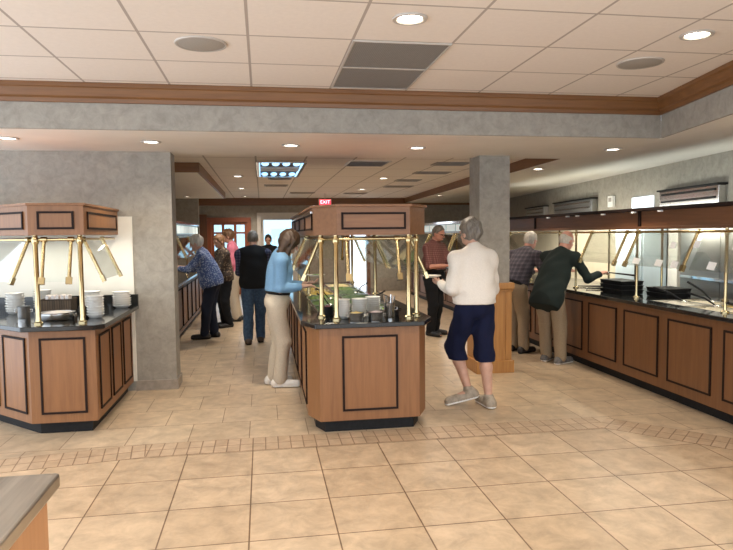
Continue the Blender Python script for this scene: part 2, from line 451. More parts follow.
# ================================================================== CEILING FIXTURES
def downlight(x, y, z, label, group, r=.095, glow='lamp'):
    t = thing('recessed_downlight', label, 'ceiling light', (x, y, z), 0, group)
    MB().lathe([(r * .70, -.001), (r * .80, -.010), (r, -.010), (r * 1.04, -.001)], x, y, z, 28).build('trim_ring', M['canring'], t, True)
    MB().lathe([(.0001, -.002), (r * .70, -.002), (r * .70, -.0035), (.0001, -.0035)], x, y, z, 28).build('lamp_lens', M[glow], t, True)
    return t
ghigh, glow_, gc = 'downlights in the high tiled ceiling', 'downlights in the low plaster ceiling', 'downlights in the rear tiled ceiling'
downlight(.828, 3.495, zH, 'glowing round downlight in the high tiled ceiling just before the dark grey vent panels', ghigh)
downlight(2.619, 3.552, zH, 'glowing round downlight in the high tiled ceiling near the angled crown molding', ghigh)
for x, y, l in ((-2.09, 5.82, 'round downlight in the low plaster ceiling above the corner plate buffet'),
                (-.952, 5.93, 'round downlight in the low plaster ceiling above the grey wall end'),
                (.285, 6.04, 'round downlight in the low plaster ceiling in front of the bluish troffer light'),
                (1.51, 6.11, 'round downlight in the low plaster ceiling between the grey column and the island canopy'),
                (3.543, 6.05, 'round downlight in the low plaster ceiling beyond the grey column, toward the long hot buffet')):
    downlight(x, y, zL, l, glow_, .085, 'lampsmall')
for x, y, l in ((-.37, 10.66, 'nearest of three small lit downlights along the wooden bulkhead'), (-.39, 13.4, 'middle of three small lit downlights along the wooden bulkhead'),
                (-.40, 16.1, 'farthest of three small lit downlights along the wooden bulkhead'), (2.1, 10.92, 'small lit downlight among the rear vents'), (2.14, 13.6, 'farther small lit downlight among the rear vents')):
    downlight(x, y, zC, l, gc, .09, 'lampsmall')
for x, y, l in ((3.62, 8.0, 'added downlight beside the sloping wood trim, nearest the grey column'), (3.72, 10.5, 'middle added downlight beside the sloping wood trim'), (3.86, 13.6, 'farthest added downlight beside the sloping wood trim')):
    downlight(x, y, zL, l, 'added downlights beside the wood trim', .08, 'lamp')  # cans added at the warm reflected spots along the trim, to light the strip
downlight(-1.55, 14.0, zL, 'downlight under the low white bulkhead over the far salad line', None, .08, 'lampsmall')

def speaker(x, y, label):
    t = thing('ceiling_speaker', label, 'speaker', (x, y, zH), 0, 'round ceiling speakers')
    MB().lathe([(.0001, -.012), (.13, -.010), (.145, -.006), (.145, -.0005)], x, y, zH, 32).build('speaker_cloth', M['speaker'], t, True)
    MB().lathe([(.145, -.0005), (.145, -.009), (.155, -.009), (.16, -.0005)], x, y, zH, 32).build('rim', M['canring'], t, True)
speaker(-.347, 4.114, 'round beige ceiling speaker over the corner plate buffet side')
speaker(2.651, 4.19, 'round beige ceiling speaker near the angled crown molding')

def return_vent(y0, y1, label):
    t = thing('return_air_vent', label, 'vent', (.88, (y0 + y1) / 2, zH), 0, 'dark grey square ceiling vents')
    MB().box(.585, 1.185, y0, y1, zH - .006, zH - .0005).build('perforated_panel', M['grille'], t)
    f_ = MB().box(.572, .585, y0 - .012, y1 + .012, zH - .01, zH).box(1.185, 1.198, y0 - .012, y1 + .012, zH - .01, zH)
    f_.box(.585, 1.185, y0 - .012, y0, zH - .01, zH).box(.585, 1.185, y1, y1 + .012, zH - .01, zH)
    f_.build('frame', M['canring'], t)
return_vent(3.93, 4.525, 'dark grey perforated square ceiling vent, the one nearer the bright downlight')
return_vent(4.55, 5.145, 'dark grey perforated square ceiling vent touching the wooden crown molding')

def slat_vent(x0, x1, y0, y1, label, m='greyvent', n=6):
    t = thing('slatted_vent', label, 'vent', ((x0 + x1) / 2, (y0 + y1) / 2, zC), 0, 'slatted vents in the rear tiled ceiling')
    a = MB().box(x0, x1, y0, y0 + .03, zC - .012, zC).box(x0, x1, y1 - .03, y1, zC - .012, zC)
    a.box(x0, x0 + .03, y0 + .03, y1 - .03, zC - .012, zC).box(x1 - .03, x1, y0 + .03, y1 - .03, zC - .012, zC)
    a.build('frame', M[m], t)
    s = MB()
    for k in range(n):
        y = y0 + .05 + (y1 - y0 - .1) * k / (n - 1)
        s.obox(((x0 + x1) / 2, y, zC - .012), ((x1 - x0) / 2 - .03, 0, 0), (0, .014, .006), (0, -.001, .002))
    s.build('louver_blades', M['greyvent'], t)
    MB().box(x0 + .02, x1 - .02, y0 + .02, y1 - .02, zC - .003, zC - .001).build('backing', M['ventback'], t)
slat_vent(1.15, 1.72, 8.35, 8.95, 'pale framed slatted vent over the island, nearest of the rear vents', 'whitevent')
slat_vent(2.37, 2.85, 8.45, 8.8, 'grey slatted vent beside the top of the grey column')
slat_vent(2.4, 2.97, 9.75, 10.05, 'second grey slatted vent back along the column side')
slat_vent(2.4, 2.85, 11.15, 11.5, 'third grey slatted vent back along the column side')
slat_vent(2.48, 3.05, 12.6, 12.95, 'fourth grey slatted vent back along the column side, farthest one')
slat_vent(.12, .52, 10.85, 11.2, 'grey slatted vent just behind the bluish troffer light')
slat_vent(.06, .52, 12.4, 12.75, 'grey slatted vent second behind the bluish troffer light')
slat_vent(.65, 1.22, 14.6, 14.95, 'grey slatted vent near the exit sign')
slat_vent(1.92, 2.46, 14.75, 15.1, 'grey slatted vent above the far doorway, past the exit sign')

# bluish troffer
t = thing('troffer_light', 'rectangular ceiling light with bluish lit tubes over the aisle', 'ceiling light', (.27, 9.4, zC))
a = MB().box(-.06, .6, 8.36, 8.40, zC - .035, zC).box(-.06, .6, 10.4, 10.44, zC - .035, zC)
a.box(-.06, -.02, 8.40, 10.4, zC - .035, zC).box(.56, .6, 8.40, 10.4, zC - .035, zC).build('frame', M['chrome'], t)
MB().box(-.02, .56, 8.4, 10.4, zC - .004, zC - .001).build('reflector', M['ventback'], t)
for y in (8.62, 10.05):
    for x in (.06, .20, .34, .48):
        MB().ball((x, y, zC - .024), (.05, .20, .020), 14, 8).build('tube', M['tube'], t, True)
for x in (-.012, .552):
    MB().box(x - .006, x + .006, 8.4, 10.4, zC - .032, zC - .006).build('lit_edge', M['tube'], t)
for y in (9.2, 9.45):
    MB().box(-.02, .56, y - .07, y + .07, zC - .03, zC - .006).build('baffle', M['whitevent'], t)

# exit sign hung from the rear ceiling
t = thing('exit_sign', 'lit red EXIT sign hanging from the rear ceiling', 'sign', (1.48, 15, 2.3))
MB().box(1.33, 1.63, 14.98, 15.03, 2.235, 2.385).build('housing', M['whitevent'], t, bevel=.004)
MB().box(1.35, 1.61, 14.972, 14.98, 2.25, 2.37).build('face', M['exitred'], t)
MB().tube([(1.48, 15.005, 2.385), (1.48, 15.005, zC)], .008, 8).build('stem', M['whitevent'], t, True)
cu = bpy.data.curves.new('lettering', 'FONT'); cu.body = 'EXIT'; cu.size = .115; cu.extrude = .001; cu.align_x = 'CENTER'; cu.align_y = 'CENTER'
tmp = bpy.data.objects.new('tmp', cu); COL.objects.link(tmp); bpy.context.view_layer.update()
me = bpy.data.meshes.new_from_object(tmp.evaluated_get(bpy.context.evaluated_depsgraph_get())); bpy.data.objects.remove(tmp)
tx = bpy.data.objects.new('lettering', me); COL.objects.link(tx); tx.parent = t; me.materials.clear(); me.materials.append(M['exitpink'])
tx.location = (0, -.031, .01); tx.rotation_euler = (math.pi / 2, 0, 0)

# ================================================================== BUFFETS
zt = .87
def ring(poly_o, poly_i, z0, z1):
    return None
def panels(root, A, B, n, z0, z1, wm, pm, margin=.07, gap=.075, lab=None):
    A, B = Vector((*A, 0)), Vector((*B, 0)); d = (B - A); L = d.length; d.normalize(); nrm = Vector((d.y, -d.x, 0))
    w = (L - 2 * margin - gap * (n - 1)) / n
    for i in range(n):
        s = margin + i * (w + gap)
        c = A + d * (s + w / 2); c.z = (z0 + z1) / 2; hz = (z1 - z0) / 2
        p = MB().obox(c + nrm * .001, d * (w / 2), nrm * .004, Vector((0, 0, hz))).build('panel', pm, root)
        m = MB(); t_ = .016
        for sx in (-1, 1):
            m.obox(c + d * (sx * (w / 2 - t_ / 2)) + nrm * .006, d * (t_ / 2), nrm * .006, Vector((0, 0, hz)))
            m.obox(c + Vector((0, 0, sx * (hz - t_ / 2))) + nrm * .006, d * (w / 2), nrm * .0055, Vector((0, 0, t_ / 2)))
        m.build('panel_molding', M['ebony'], p)

def post(root, x, y, z0, z1, r=.019, name='post', m='brass'):
    b = MB().lathe([(.034, 0), (.034, .012), (r * 1.25, .02), (r, .05), (r, z1 - z0 - .075), (r * 1.45, z1 - z0 - .06), (r * 1.45, z1 - z0 - .03), (r, z1 - z0 - .015), (r, z1 - z0)], x, y, z0, 18)
    return b.build(name, M[m], root, True)

def guard(root, A, B, zt_, drop=.33, out=.145, bar='brass', inset=.03, first=True):
    """a slanted pane between two brass arms that hang from the rail between A and B (CCW edge, outside on its right)"""
    A, B = Vector((*A, zt_)), Vector((*B, zt_)); d = (B - A).normalized(); nrm = Vector((d.y, -d.x, 0))
    s = (nrm * out + Vector((0, 0, -drop))); up = s.normalized(); nn = d.cross(up).normalized()
    A2, B2 = A + d * inset, B - d * inset
    mid = (A2 + B2) / 2 + s * .52
    g = MB().obox(mid, d * ((B2 - A2).length / 2 - .012), up * (s.length * .47), nn * .003).build('glass_guard', M['glass'], root)
    for P in ((A2, B2) if first else (B2,)):
        a = MB().tube([P + s * .04, P + s * 1.0], .0145, 14)
        a.obox(P + s * .97, d * .022, up * .028, nn * .014)
        a.tube([P - d * .022, P + d * .022], .022, 14)
        a.build('bracket_arm', M[bar], g, True)

def rail(root, pts, r=.012, name='rail', m='brass'):
    return MB().tube(pts, r, 12).build(name, M[m], root, True)

def canopy(root, poly, z0, z1, edges, wm, lip=.02, lipm=None, fm=None, hm=.045):
    c = MB().prism(poly, z0, z1 - .02).build('canopy', wm, root)
    MB().prism(offset_poly(poly, lip), z1 - .02, z1).build('canopy_ledge', lipm or wm, c, bevel=.004)
    for A, B, n, mg in edges:
        panels(c, A, B, n, z0 + hm, z1 - .02 - hm, wm, fm or wm, mg, .12)
    return c

# ---- corner plate buffet against the grey wall
LB = thing('plate_buffet', 'corner buffet with brass posts, stacked plates and a wood canopy against the grey wall', 'buffet', (-1.9, 6.0, 0))
wp = [(-2.75, 6.6), (-2.75, 6.15), (-1.80, 5.24), (-1.31, 5.24), (-1.30, 6.6)]
MB().prism(wp, .10, .83).build('cabinet_body', M['wood'], LB)
MB().prism([(-2.68, 6.6), (-2.68, 6.18), (-1.76, 5.31), (-1.37, 5.31), (-1.36, 6.6)], 0, .10).build('kick_base', M['black'], LB)
top = [(-2.85, 6.6), (-2.85, 6.13), (-1.83, 5.16), (-1.30, 5.16), (-1.235, 5.23), (-1.225, 6.6)]
MB().prism(top, .832, zt).build('countertop', M['granite'], LB, bevel=.006)
MB().box(-2.8, -1.228, 6.57, 6.6, zt, zt + .11).build('backsplash', M['granite'], LB)
panels(LB, wp[1], wp[2], 3, .17, .77, M['wood'], M['woodp'], .05, .09)
panels(LB, wp[2], wp[3], 1, .17, .77, M['wood'], M['woodp'], .075)
panels(LB, wp[3], wp[4], 3, .17, .77, M['wood'], M['woodp'], .09, .09)
cpoly = [(-2.75, 6.6), (-2.75, 6.26), (-1.79, 5.3), (-1.38, 5.3), (-1.40, 6.6)]
can = canopy(LB, cpoly, 1.57, 1.82, [(cpoly[1], cpoly[2], 2, .06), (cpoly[2], cpoly[3], 1, .07), (cpoly[3], cpoly[4], 1, .1)], M['wood'], .014)
for x, y in ((-1.755, 5.345), (-1.425, 5.345), (-2.55, 6.15)): post(LB, x, y, zt, 1.57)
zr = 1.535
rail(LB, [(-2.6, 6.18, zr), (-1.755, 5.345, zr), (-1.425, 5.345, zr), (-1.43, 6.55, zr)])
guard(LB, (-2.56, 6.14), (-1.80, 5.375), zr)
guard(LB, (-1.72, 5.345), (-1.46, 5.345), zr, .33, .1)
guard(LB, (-1.425, 5.42), (-1.43, 6.12), zr)

# ---- salad island
CI = thing('salad_island', 'wooden salad bar island with black counter, paired brass posts and canopy in the middle aisle', 'buffet', (.82, 6.9, 0))
Yf = 9.0
wp = [(.34, Yf), (.34, 5.06), (.42, 4.85), (1.21, 4.85), (1.31, 5.06), (1.31, Yf)]
MB().prism(wp, .10, .70).build('cabinet_body', M['wood'], CI)
skirt = MB()
for i in range(6):
    if i == 5:
        A, B = wp[5], wp[0]
    else: A, B = wp[i], wp[i + 1]
    d = (Vector(B) - Vector(A)).normalized(); nn = Vector((-d.y, d.x))
    skirt.prism([tuple(A), tuple(B), tuple(Vector(B) + nn * .03), tuple(Vector(A) + nn * .03)], .70, .832)
skirt.build('cabinet_rim', M['wood'], CI)
MB().prism(offset_poly(wp, -.06), 0, .10).build('kick_base', M['black'], CI)
to = offset_poly(wp, .05)
ct = MB().prism([(to[0][0], 5.6), to[1], to[2], to[3], to[4], (to[5][0], 5.6)], .832, zt)
ct.box(to[0][0], .46, 5.6, 8.75, .832, zt).box(1.19, to[5][0], 5.6, 8.75, .832, zt).box(to[0][0], to[5][0], 8.75, Yf + .05, .832, zt)
ct.build('countertop', M['granite'], CI, bevel=.006)
MB().box(.46, 1.19, 5.6, 8.75, .70, .72).box(.455, .465, 5.6, 8.75, .72, .86).box(1.185, 1.195, 5.6, 8.75, .72, .86).box(.465, 1.185, 5.6, 5.61, .72, .86).build('cold_well', M['steel'], CI)
panels(CI, wp[0], wp[1], 6, .17, .77, M['wood'], M['woodp'], .07, .09)
panels(CI, wp[2], wp[3], 1, .175, .765, M['wood'], M['woodp'], .175)
panels(CI, wp[4], wp[5], 6, .17, .77, M['wood'], M['woodp'], .07, .09)
cp_ = [(.42, Yf), (.42, 5.27), (.585, 5.0), (1.175, 5.0), (1.365, 5.27), (1.365, Yf)]
can = canopy(CI, cp_, 1.545, 1.79, [(cp_[2], cp_[3], 1, .035), (cp_[0], cp_[1], 4, .08), (cp_[4], cp_[5], 4, .08)], M['woodx'], .022)
for s in (.413, 1.372):
    MB().box(s - .006, s + .006, 5.4, Yf - .1, 1.73, 1.745).build('streak_strip', M['chrome'], can)  # strips added to stand for bright reflected streaks along the canopy sides
for x, y in ((.475, 5.22), (.575, 5.02), (1.165, 5.02), (1.265, 5.17), (.5, 8.9), (1.25, 8.9), (.5, 7.05), (1.25, 7.05)): post(CI, x, y, zt, 1.545)
zr = 1.515
rail(CI, [(.475, 8.9, zr), (.475, 5.22, zr), (.575, 5.02, zr), (1.165, 5.02, zr), (1.265, 5.17, zr), (1.25, 8.9, zr)])
for a, b in ((8.75, 7.1), (7.0, 5.3)): guard(CI, (.475, a), (.475, b), zr)
guard(CI, (.63, 5.02), (1.10, 5.02), zr, .31, .11)
for a, b in ((5.3, 7.0), (7.1, 8.75)): guard(CI, (1.25, a), (1.25, b), zr)
guard(CI, (1.15, 8.9), (.58, 8.9), zr, .31, .11)

# ---- long hot buffet in front of the serving wall
RB = thing('hot_buffet', 'long dark wooden hot buffet with steel pans along the kitchen side', 'buffet', (4.0, 5.5, 0))
y0, y1 = 2.42, 9.56
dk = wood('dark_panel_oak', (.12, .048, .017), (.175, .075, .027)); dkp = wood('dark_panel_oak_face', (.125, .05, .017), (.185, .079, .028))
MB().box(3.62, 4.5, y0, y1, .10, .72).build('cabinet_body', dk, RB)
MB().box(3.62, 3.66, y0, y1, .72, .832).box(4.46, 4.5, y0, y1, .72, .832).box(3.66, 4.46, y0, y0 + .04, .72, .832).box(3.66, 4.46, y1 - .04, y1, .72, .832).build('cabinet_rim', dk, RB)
MB().box(3.69, 4.44, y0 + .05, y1 - .05, 0, .10).build('kick_base', M['black'], RB)
c_ = MB().box(3.57, 3.76, y0, y1, .832, zt).box(4.34, 4.55, y0, y1, .832, zt).box(3.76, 4.34, y0, 2.6, .832, zt).box(3.76, 4.34, 5.75, y1, .832, zt)
c_.build('countertop', M['granite'], RB, bevel=.006)
MB().box(3.76, 4.34, 2.6, 5.75, .72, .74).box(3.755, 3.765, 2.6, 5.75, .74, .862).box(4.335, 4.345, 2.6, 5.75, .74, .862).build('hot_well', M['steel'], RB)
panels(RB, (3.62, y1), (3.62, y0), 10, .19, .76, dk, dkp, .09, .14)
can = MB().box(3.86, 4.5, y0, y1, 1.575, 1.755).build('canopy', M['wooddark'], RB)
MB().box(3.80, 4.52, y0, y1 + .02, 1.755, 1.79).build('canopy_ledge', M['ebony'], can, bevel=.005)
MB().box(3.825, 3.862, y0, y1, 1.572, 1.60).build('canopy_lower_trim', M['wooddark'], can, bevel=.004)
for y in (6.05, 8.6, 3.6):
    MB().box(3.845, 3.862, y - .02, y + .02, 1.60, 1.755).build('canopy_seam', M['ebony'], can)
for y in (8.1, 7.55, 7.3, 6.7, 6.1, 5.65):
    MB().box(3.80, 3.83, y - .025, y + .025, 1.738, 1.754).build('puck_light', M['card'], can)
for y in (3.4, 4.70, 5.97, 7.25, 8.6): post(RB, 3.78, y, zt, 1.575, .0135)
for y in (3.9, 5.5, 6.5, 7.6, 9.0): post(RB, 4.42, y, zt, 1.575, .013, 'rear_post')
zr = 1.545
rail(RB, [(3.75, y0, zr), (3.75, y1, zr)])
rail(RB, [(4.42, y0, zr), (4.42, y1, zr)], .01, 'rear_rail')
for a, b in ((6.85, 6.07), (5.93, 4.98), (4.965, 3.9), (3.8, 2.8), (9.3, 8.5)): guard(RB, (3.75, a), (3.75, b), zr, .33, .15, first=a != 4.965)

# ---- far lines beyond the grey wall and beyond the column
def far_line(label, loc, xf, xb, ya, yb, side, name):
    """side +1: customers on the +x side; -1: on the -x side"""
    t = thing(name, label, 'buffet', loc)
    lo, hi = min(xf, xb), max(xf, xb)
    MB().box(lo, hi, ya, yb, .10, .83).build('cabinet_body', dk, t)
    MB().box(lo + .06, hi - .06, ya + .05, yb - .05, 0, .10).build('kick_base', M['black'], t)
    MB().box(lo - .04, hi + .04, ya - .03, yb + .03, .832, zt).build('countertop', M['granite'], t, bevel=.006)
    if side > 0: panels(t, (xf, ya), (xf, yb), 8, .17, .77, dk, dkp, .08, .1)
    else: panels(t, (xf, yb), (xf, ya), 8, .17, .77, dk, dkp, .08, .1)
    xc = xf - side * .12
    a, b = sorted((xc, xb)); 
    can = MB().box(a, b, ya, yb, 1.56, 1.78).build('canopy', M['steelplate'], t)
    n = 9; w = (yb - ya) / n
    for k in range(n):
        MB().box(*sorted((xc, xc + side * .012)), ya + k * w + .04, ya + (k + 1) * w - .04, 1.595, 1.725).build('lit_panel', M['frostpanel'], can)
    MB().box(*sorted((xc - side * .02, xc + side * .03)), ya, yb, 1.75, 1.79).build('canopy_ledge', M['chrome'], can)
    n = 4
    for k in range(n):
        y = ya + .12 + (yb - ya - .24) * k / (n - 1)
        post(t, xc - side * .03, y, zt, 1.56, .015)
    for k in range(n - 1):
        y_a = ya + .16 + (yb - ya - .24) * k / (n - 1); y_b = ya + .08 + (yb - ya - .24) * (k + 1) / (n - 1)
        if side > 0: guard(t, (xc, y_a), (xc, y_b), 1.54)
        else: guard(t, (xc, y_b), (xc, y_a), 1.54)
    rail(t, [(xc, ya + .05, 1.54), (xc, yb - .05, 1.54)])
    return t
far_line('dark buffet line with pale lit canopy panels behind the grey wall end', (-1.6, 11.3, 0), -1.22, -2.1, 8.7, 13.8, 1, 'salad_line')
far_line('far buffet line with lit canopy beyond the grey column', (4.1, 13.2, 0), 3.68, 4.5, 10.2, 16.2, -1, 'dessert_line')

# ---- steel topped counter at the near corner
SW = thing('steel_counter', 'steel topped counter with orange wood side at the near corner', 'counter', (-1.2, 1.2, 0))
MB().prism([(-2.4, .1), (-.565, .1), (-.565, 1.835), (-.575, 1.847), (-2.4, 1.847)], .862, .90).build('steel_top', M['countersteel'], SW, bevel=.006)
MB().box(-2.35, -.59, .15, 1.80, .08, .862).build('cabinet_body', M['laminate'], SW)
MB().box(-2.3, -.66, .2, 1.75, 0, .08).build('kick_base', M['black'], SW)
# ================================================================== PEOPLE (implicit surfaces -> one continuous mesh)
class Field:
    def __init__(s, lo, hi, h):
        s.h = h; s.lo = np.array(lo, np.float32)
        s.n = [int(math.ceil((hi[i] - lo[i]) / h)) + 1 for i in range(3)]
        s.ax = [s.lo[i] + h * np.arange(s.n[i], dtype=np.float32) for i in range(3)]
        s.F = np.full(s.n, .11, np.float32)
    def grid(s): return s.ax[0][:, None, None], s.ax[1][None, :, None], s.ax[2][None, None, :]
    def _blk(s, lo, hi, m=.115):
        sl = []
        for i in range(3):
            a = max(0, int((lo[i] - m - s.lo[i]) / s.h)); b = min(s.n[i], int((hi[i] + m - s.lo[i]) / s.h) + 2)
            if b <= a: return None
            sl.append(slice(a, b))
        return tuple(sl)
    def _put(s, sl, d, k):
        A = s.F[sl]
        if k > 0:
            hh = np.maximum(k - np.abs(A - d), 0) / k
            s.F[sl] = np.minimum(A, d) - hh * hh * k * .25
        else: s.F[sl] = np.minimum(A, d)
    def cone(s, a, b, r1, r2, k=.02):
        a = np.array(a, float); b = np.array(b, float); r = max(r1, r2)
        sl = s._blk(np.minimum(a, b) - r, np.maximum(a, b) + r)
        if sl is None: return
        x, y, z = s.ax[0][sl[0]][:, None, None], s.ax[1][sl[1]][None, :, None], s.ax[2][sl[2]][None, None, :]
        ba = b - a; L2 = max(1e-9, float(ba @ ba))
        t = np.clip(((x - a[0]) * ba[0] + (y - a[1]) * ba[1] + (z - a[2]) * ba[2]) / L2, 0, 1)
        d = np.sqrt((x - a[0] - t * ba[0]) ** 2 + (y - a[1] - t * ba[1]) ** 2 + (z - a[2] - t * ba[2]) ** 2) - (r1 + (r2 - r1) * t)
        s._put(sl, d.astype(np.float32), k)
    def _ell(s, sl, c, r, R):
        x, y, z = s.ax[0][sl[0]][:, None, None], s.ax[1][sl[1]][None, :, None], s.ax[2][sl[2]][None, None, :]
        dx, dy, dz = x - c[0], y - c[1], z - c[2]
        q = [(R[0][i] * dx + R[1][i] * dy + R[2][i] * dz) for i in range(3)]
        k0 = np.sqrt(sum((q[i] / r[i]) ** 2 for i in range(3))); k1 = np.sqrt(sum((q[i] / (r[i] * r[i])) ** 2 for i in range(3)))
        return (k0 * (k0 - 1) / np.maximum(k1, 1e-6)).astype(np.float32)
    def ell(s, c, r, R=None, k=.02):
        R = Matrix.Identity(3) if R is None else R
        m = max(r); sl = s._blk(np.array(c) - m, np.array(c) + m)
        if sl is None: return
        s._put(sl, s._ell(sl, c, r, R), k)
    def carve(s, c, r, R=None):
        R = Matrix.Identity(3) if R is None else R
        m = max(r); sl = s._blk(np.array(c) - m, np.array(c) + m)
        if sl is not None: s.F[sl] = np.maximum(s.F[sl], -s._ell(sl, c, r, R))
    def cut(s, p, n):
        """remove what lies on the n side of the plane through p"""
        x, y, z = s.grid(); n = np.array(n, float) / np.linalg.norm(n)
        d = (x - p[0]) * n[0] + (y - p[1]) * n[1] + (z - p[2]) * n[2]
        s.F = np.maximum(s.F, d.astype(np.float32))
    def wrinkle(s, amp, freq, seed=0):
        rng = np.random.RandomState(seed); x, y, z = s.grid(); w = 0
        for _ in range(5):
            k = rng.normal(size=3) * np.array([1, 1, .8]) * freq; ph = rng.uniform(0, 6.28)
            w = w + np.sin(k[0] * x + k[1] * y + k[2] * z + ph)
        s.F = s.F + (amp * .45 * w).astype(np.float32)
    def mesh(s):
        F = s.F.copy()
        F[0] = F[-1] = .05; F[:, 0] = F[:, -1] = .05; F[:, :, 0] = F[:, :, -1] = .05
        ins = F < 0; nx, ny, nz = s.n
        cs = np.zeros((nx - 1, ny - 1, nz - 1), np.int8)
        for i in (0, 1):
            for j in (0, 1):
                for k in (0, 1): cs += ins[i:nx - 1 + i, j:ny - 1 + j, k:nz - 1 + k]
        act = (cs > 0) & (cs < 8)
        idx = np.argwhere(act); N = len(idx)
        if N == 0: return np.zeros((0, 3)), np.zeros((0, 4), int)
        vid = np.full(act.shape, -1, np.int64); vid[act] = np.arange(N)
        P = np.zeros((N, 3)); C = np.zeros(N)
        I, J, K = idx.T
        for ax in range(3):
            oth = [a for a in range(3) if a != ax]
            for u in (0, 1):
                for w in (0, 1):
                    o = [0, 0, 0]; o[oth[0]] = u; o[oth[1]] = w
                    e = list(o); e[ax] = 1
                    f0 = F[I + o[0], J + o[1], K + o[2]]; f1 = F[I + e[0], J + e[1], K + e[2]]
                    c = (f0 < 0) != (f1 < 0); t = np.where(c, f0 / np.where(c, f0 - f1, 1), 0)
                    for a in range(3):
                        P[:, a] += np.where(c, o[a] + (t if a == ax else 0), 0)
                    C += c
        V = (idx + P / C[:, None]) * s.h + s.lo
        faces = []
        for ax in range(3):
            a1, a2 = (ax + 1) % 3, (ax + 2) % 3
            sl0 = [slice(None)] * 3; sl1 = [slice(None)] * 3
            sl0[ax] = slice(0, -1); sl1[ax] = slice(1, None)
            A, B = ins[tuple(sl0)], ins[tuple(sl1)]
            for flip, cond in ((False, A & ~B), (True, ~A & B)):
                E = np.argwhere(cond)
                if not len(E): continue
                E = E[(E[:, a1] > 0) & (E[:, a2] > 0)]
                q = []
                for u, w in ((1, 1), (0, 1), (0, 0), (1, 0)):
                    e = E.copy(); e[:, a1] -= u; e[:, a2] -= w
                    q.append(vid[e[:, 0], e[:, 1], e[:, 2]])
                q = np.stack(q, 1)
                faces.append(q[:, ::-1] if flip else q)
        return V, np.concatenate(faces)
    def build(s, name, mats, parent, assign=None):
        V, Q = s.mesh()
        me = bpy.data.meshes.new(name)
        me.vertices.add(len(V)); me.vertices.foreach_set('co', V.astype(np.float32).ravel())
        me.loops.add(Q.size); me.loops.foreach_set('vertex_index', Q.astype(np.int32).ravel())
        me.polygons.add(len(Q)); me.polygons.foreach_set('loop_start', np.arange(0, Q.size, 4, dtype=np.int32))
        me.update(calc_edges=True); me.validate()
        me.polygons.foreach_set('use_smooth', [True] * len(me.polygons))
        for m in mats: me.materials.append(m)
        if assign is not None:
            mi = assign(V[Q].mean(1)).astype(np.int32)
            if len(mi) == len(me.polygons): me.polygons.foreach_set('material_index', mi)
        o = bpy.data.objects.new(name, me); COL.objects.link(o); o.parent = parent
        return o

def skin(name, c): 
    m, nt, b = _new(name)
    n = _noise(nt, _coords(nt), 14, 4)
    nt.links.new(_ramp(nt, n, [(.3, tuple(x * .88 for x in c)), (.7, tuple(min(1, x * 1.1) for x in c))]), b.inputs['Base Color'])
    b.inputs['Roughness'].default_value = .5; b.inputs['Subsurface Weight'].default_value = .0
    return m
SK = skin('skin_light', (.56, .33, .24)); SKR = skin('skin_ruddy', (.58, .28, .20))
EYE = mat('eye_dark', (.03, .02, .018), .25); LIP = mat('lip', (.40, .15, .12), .5)
def cloth(name, c, var=.12, scale=120, bump=.12): return mat(name, c, .9, 0, var, scale, bump, spec=.2)
def hairm(name, c0, c1):
    m, nt, b = _new(name); n = _noise(nt, _coords(nt, (70, 70, 14)), 1.2, 5)
    nt.links.new(_ramp(nt, n, [(.3, c0), (.7, c1)]), b.inputs['Base Color']); b.inputs['Roughness'].default_value = .5
    _bump(nt, b, n, .4); return m
HAIR = dict(brown=hairm('brown_hair', (.026, .013, .006), (.075, .041, .02)), light=hairm('light_brown_hair', (.10, .05, .022), (.24, .13, .065)),
            grey=hairm('grey_hair', (.09, .08, .066), (.26, .232, .195)), white=hairm('white_hair', (.42, .38, .31), (.66, .62, .54)), dark=hairm('dark_hair', (.012, .010, .009), (.04, .03, .025)))

def ik(a, c, l1, l2, pole):
    d = c - a; L = min(d.length, (l1 + l2) * .999); u = d.normalized(); c = a + u * L
    x = (l1 * l1 - l2 * l2 + L * L) / (2 * L); hh = math.sqrt(max(0, l1 * l1 - x * x))
    p = (pole - u * pole.dot(u)).normalized()
    return a + u * x + p * hh, c

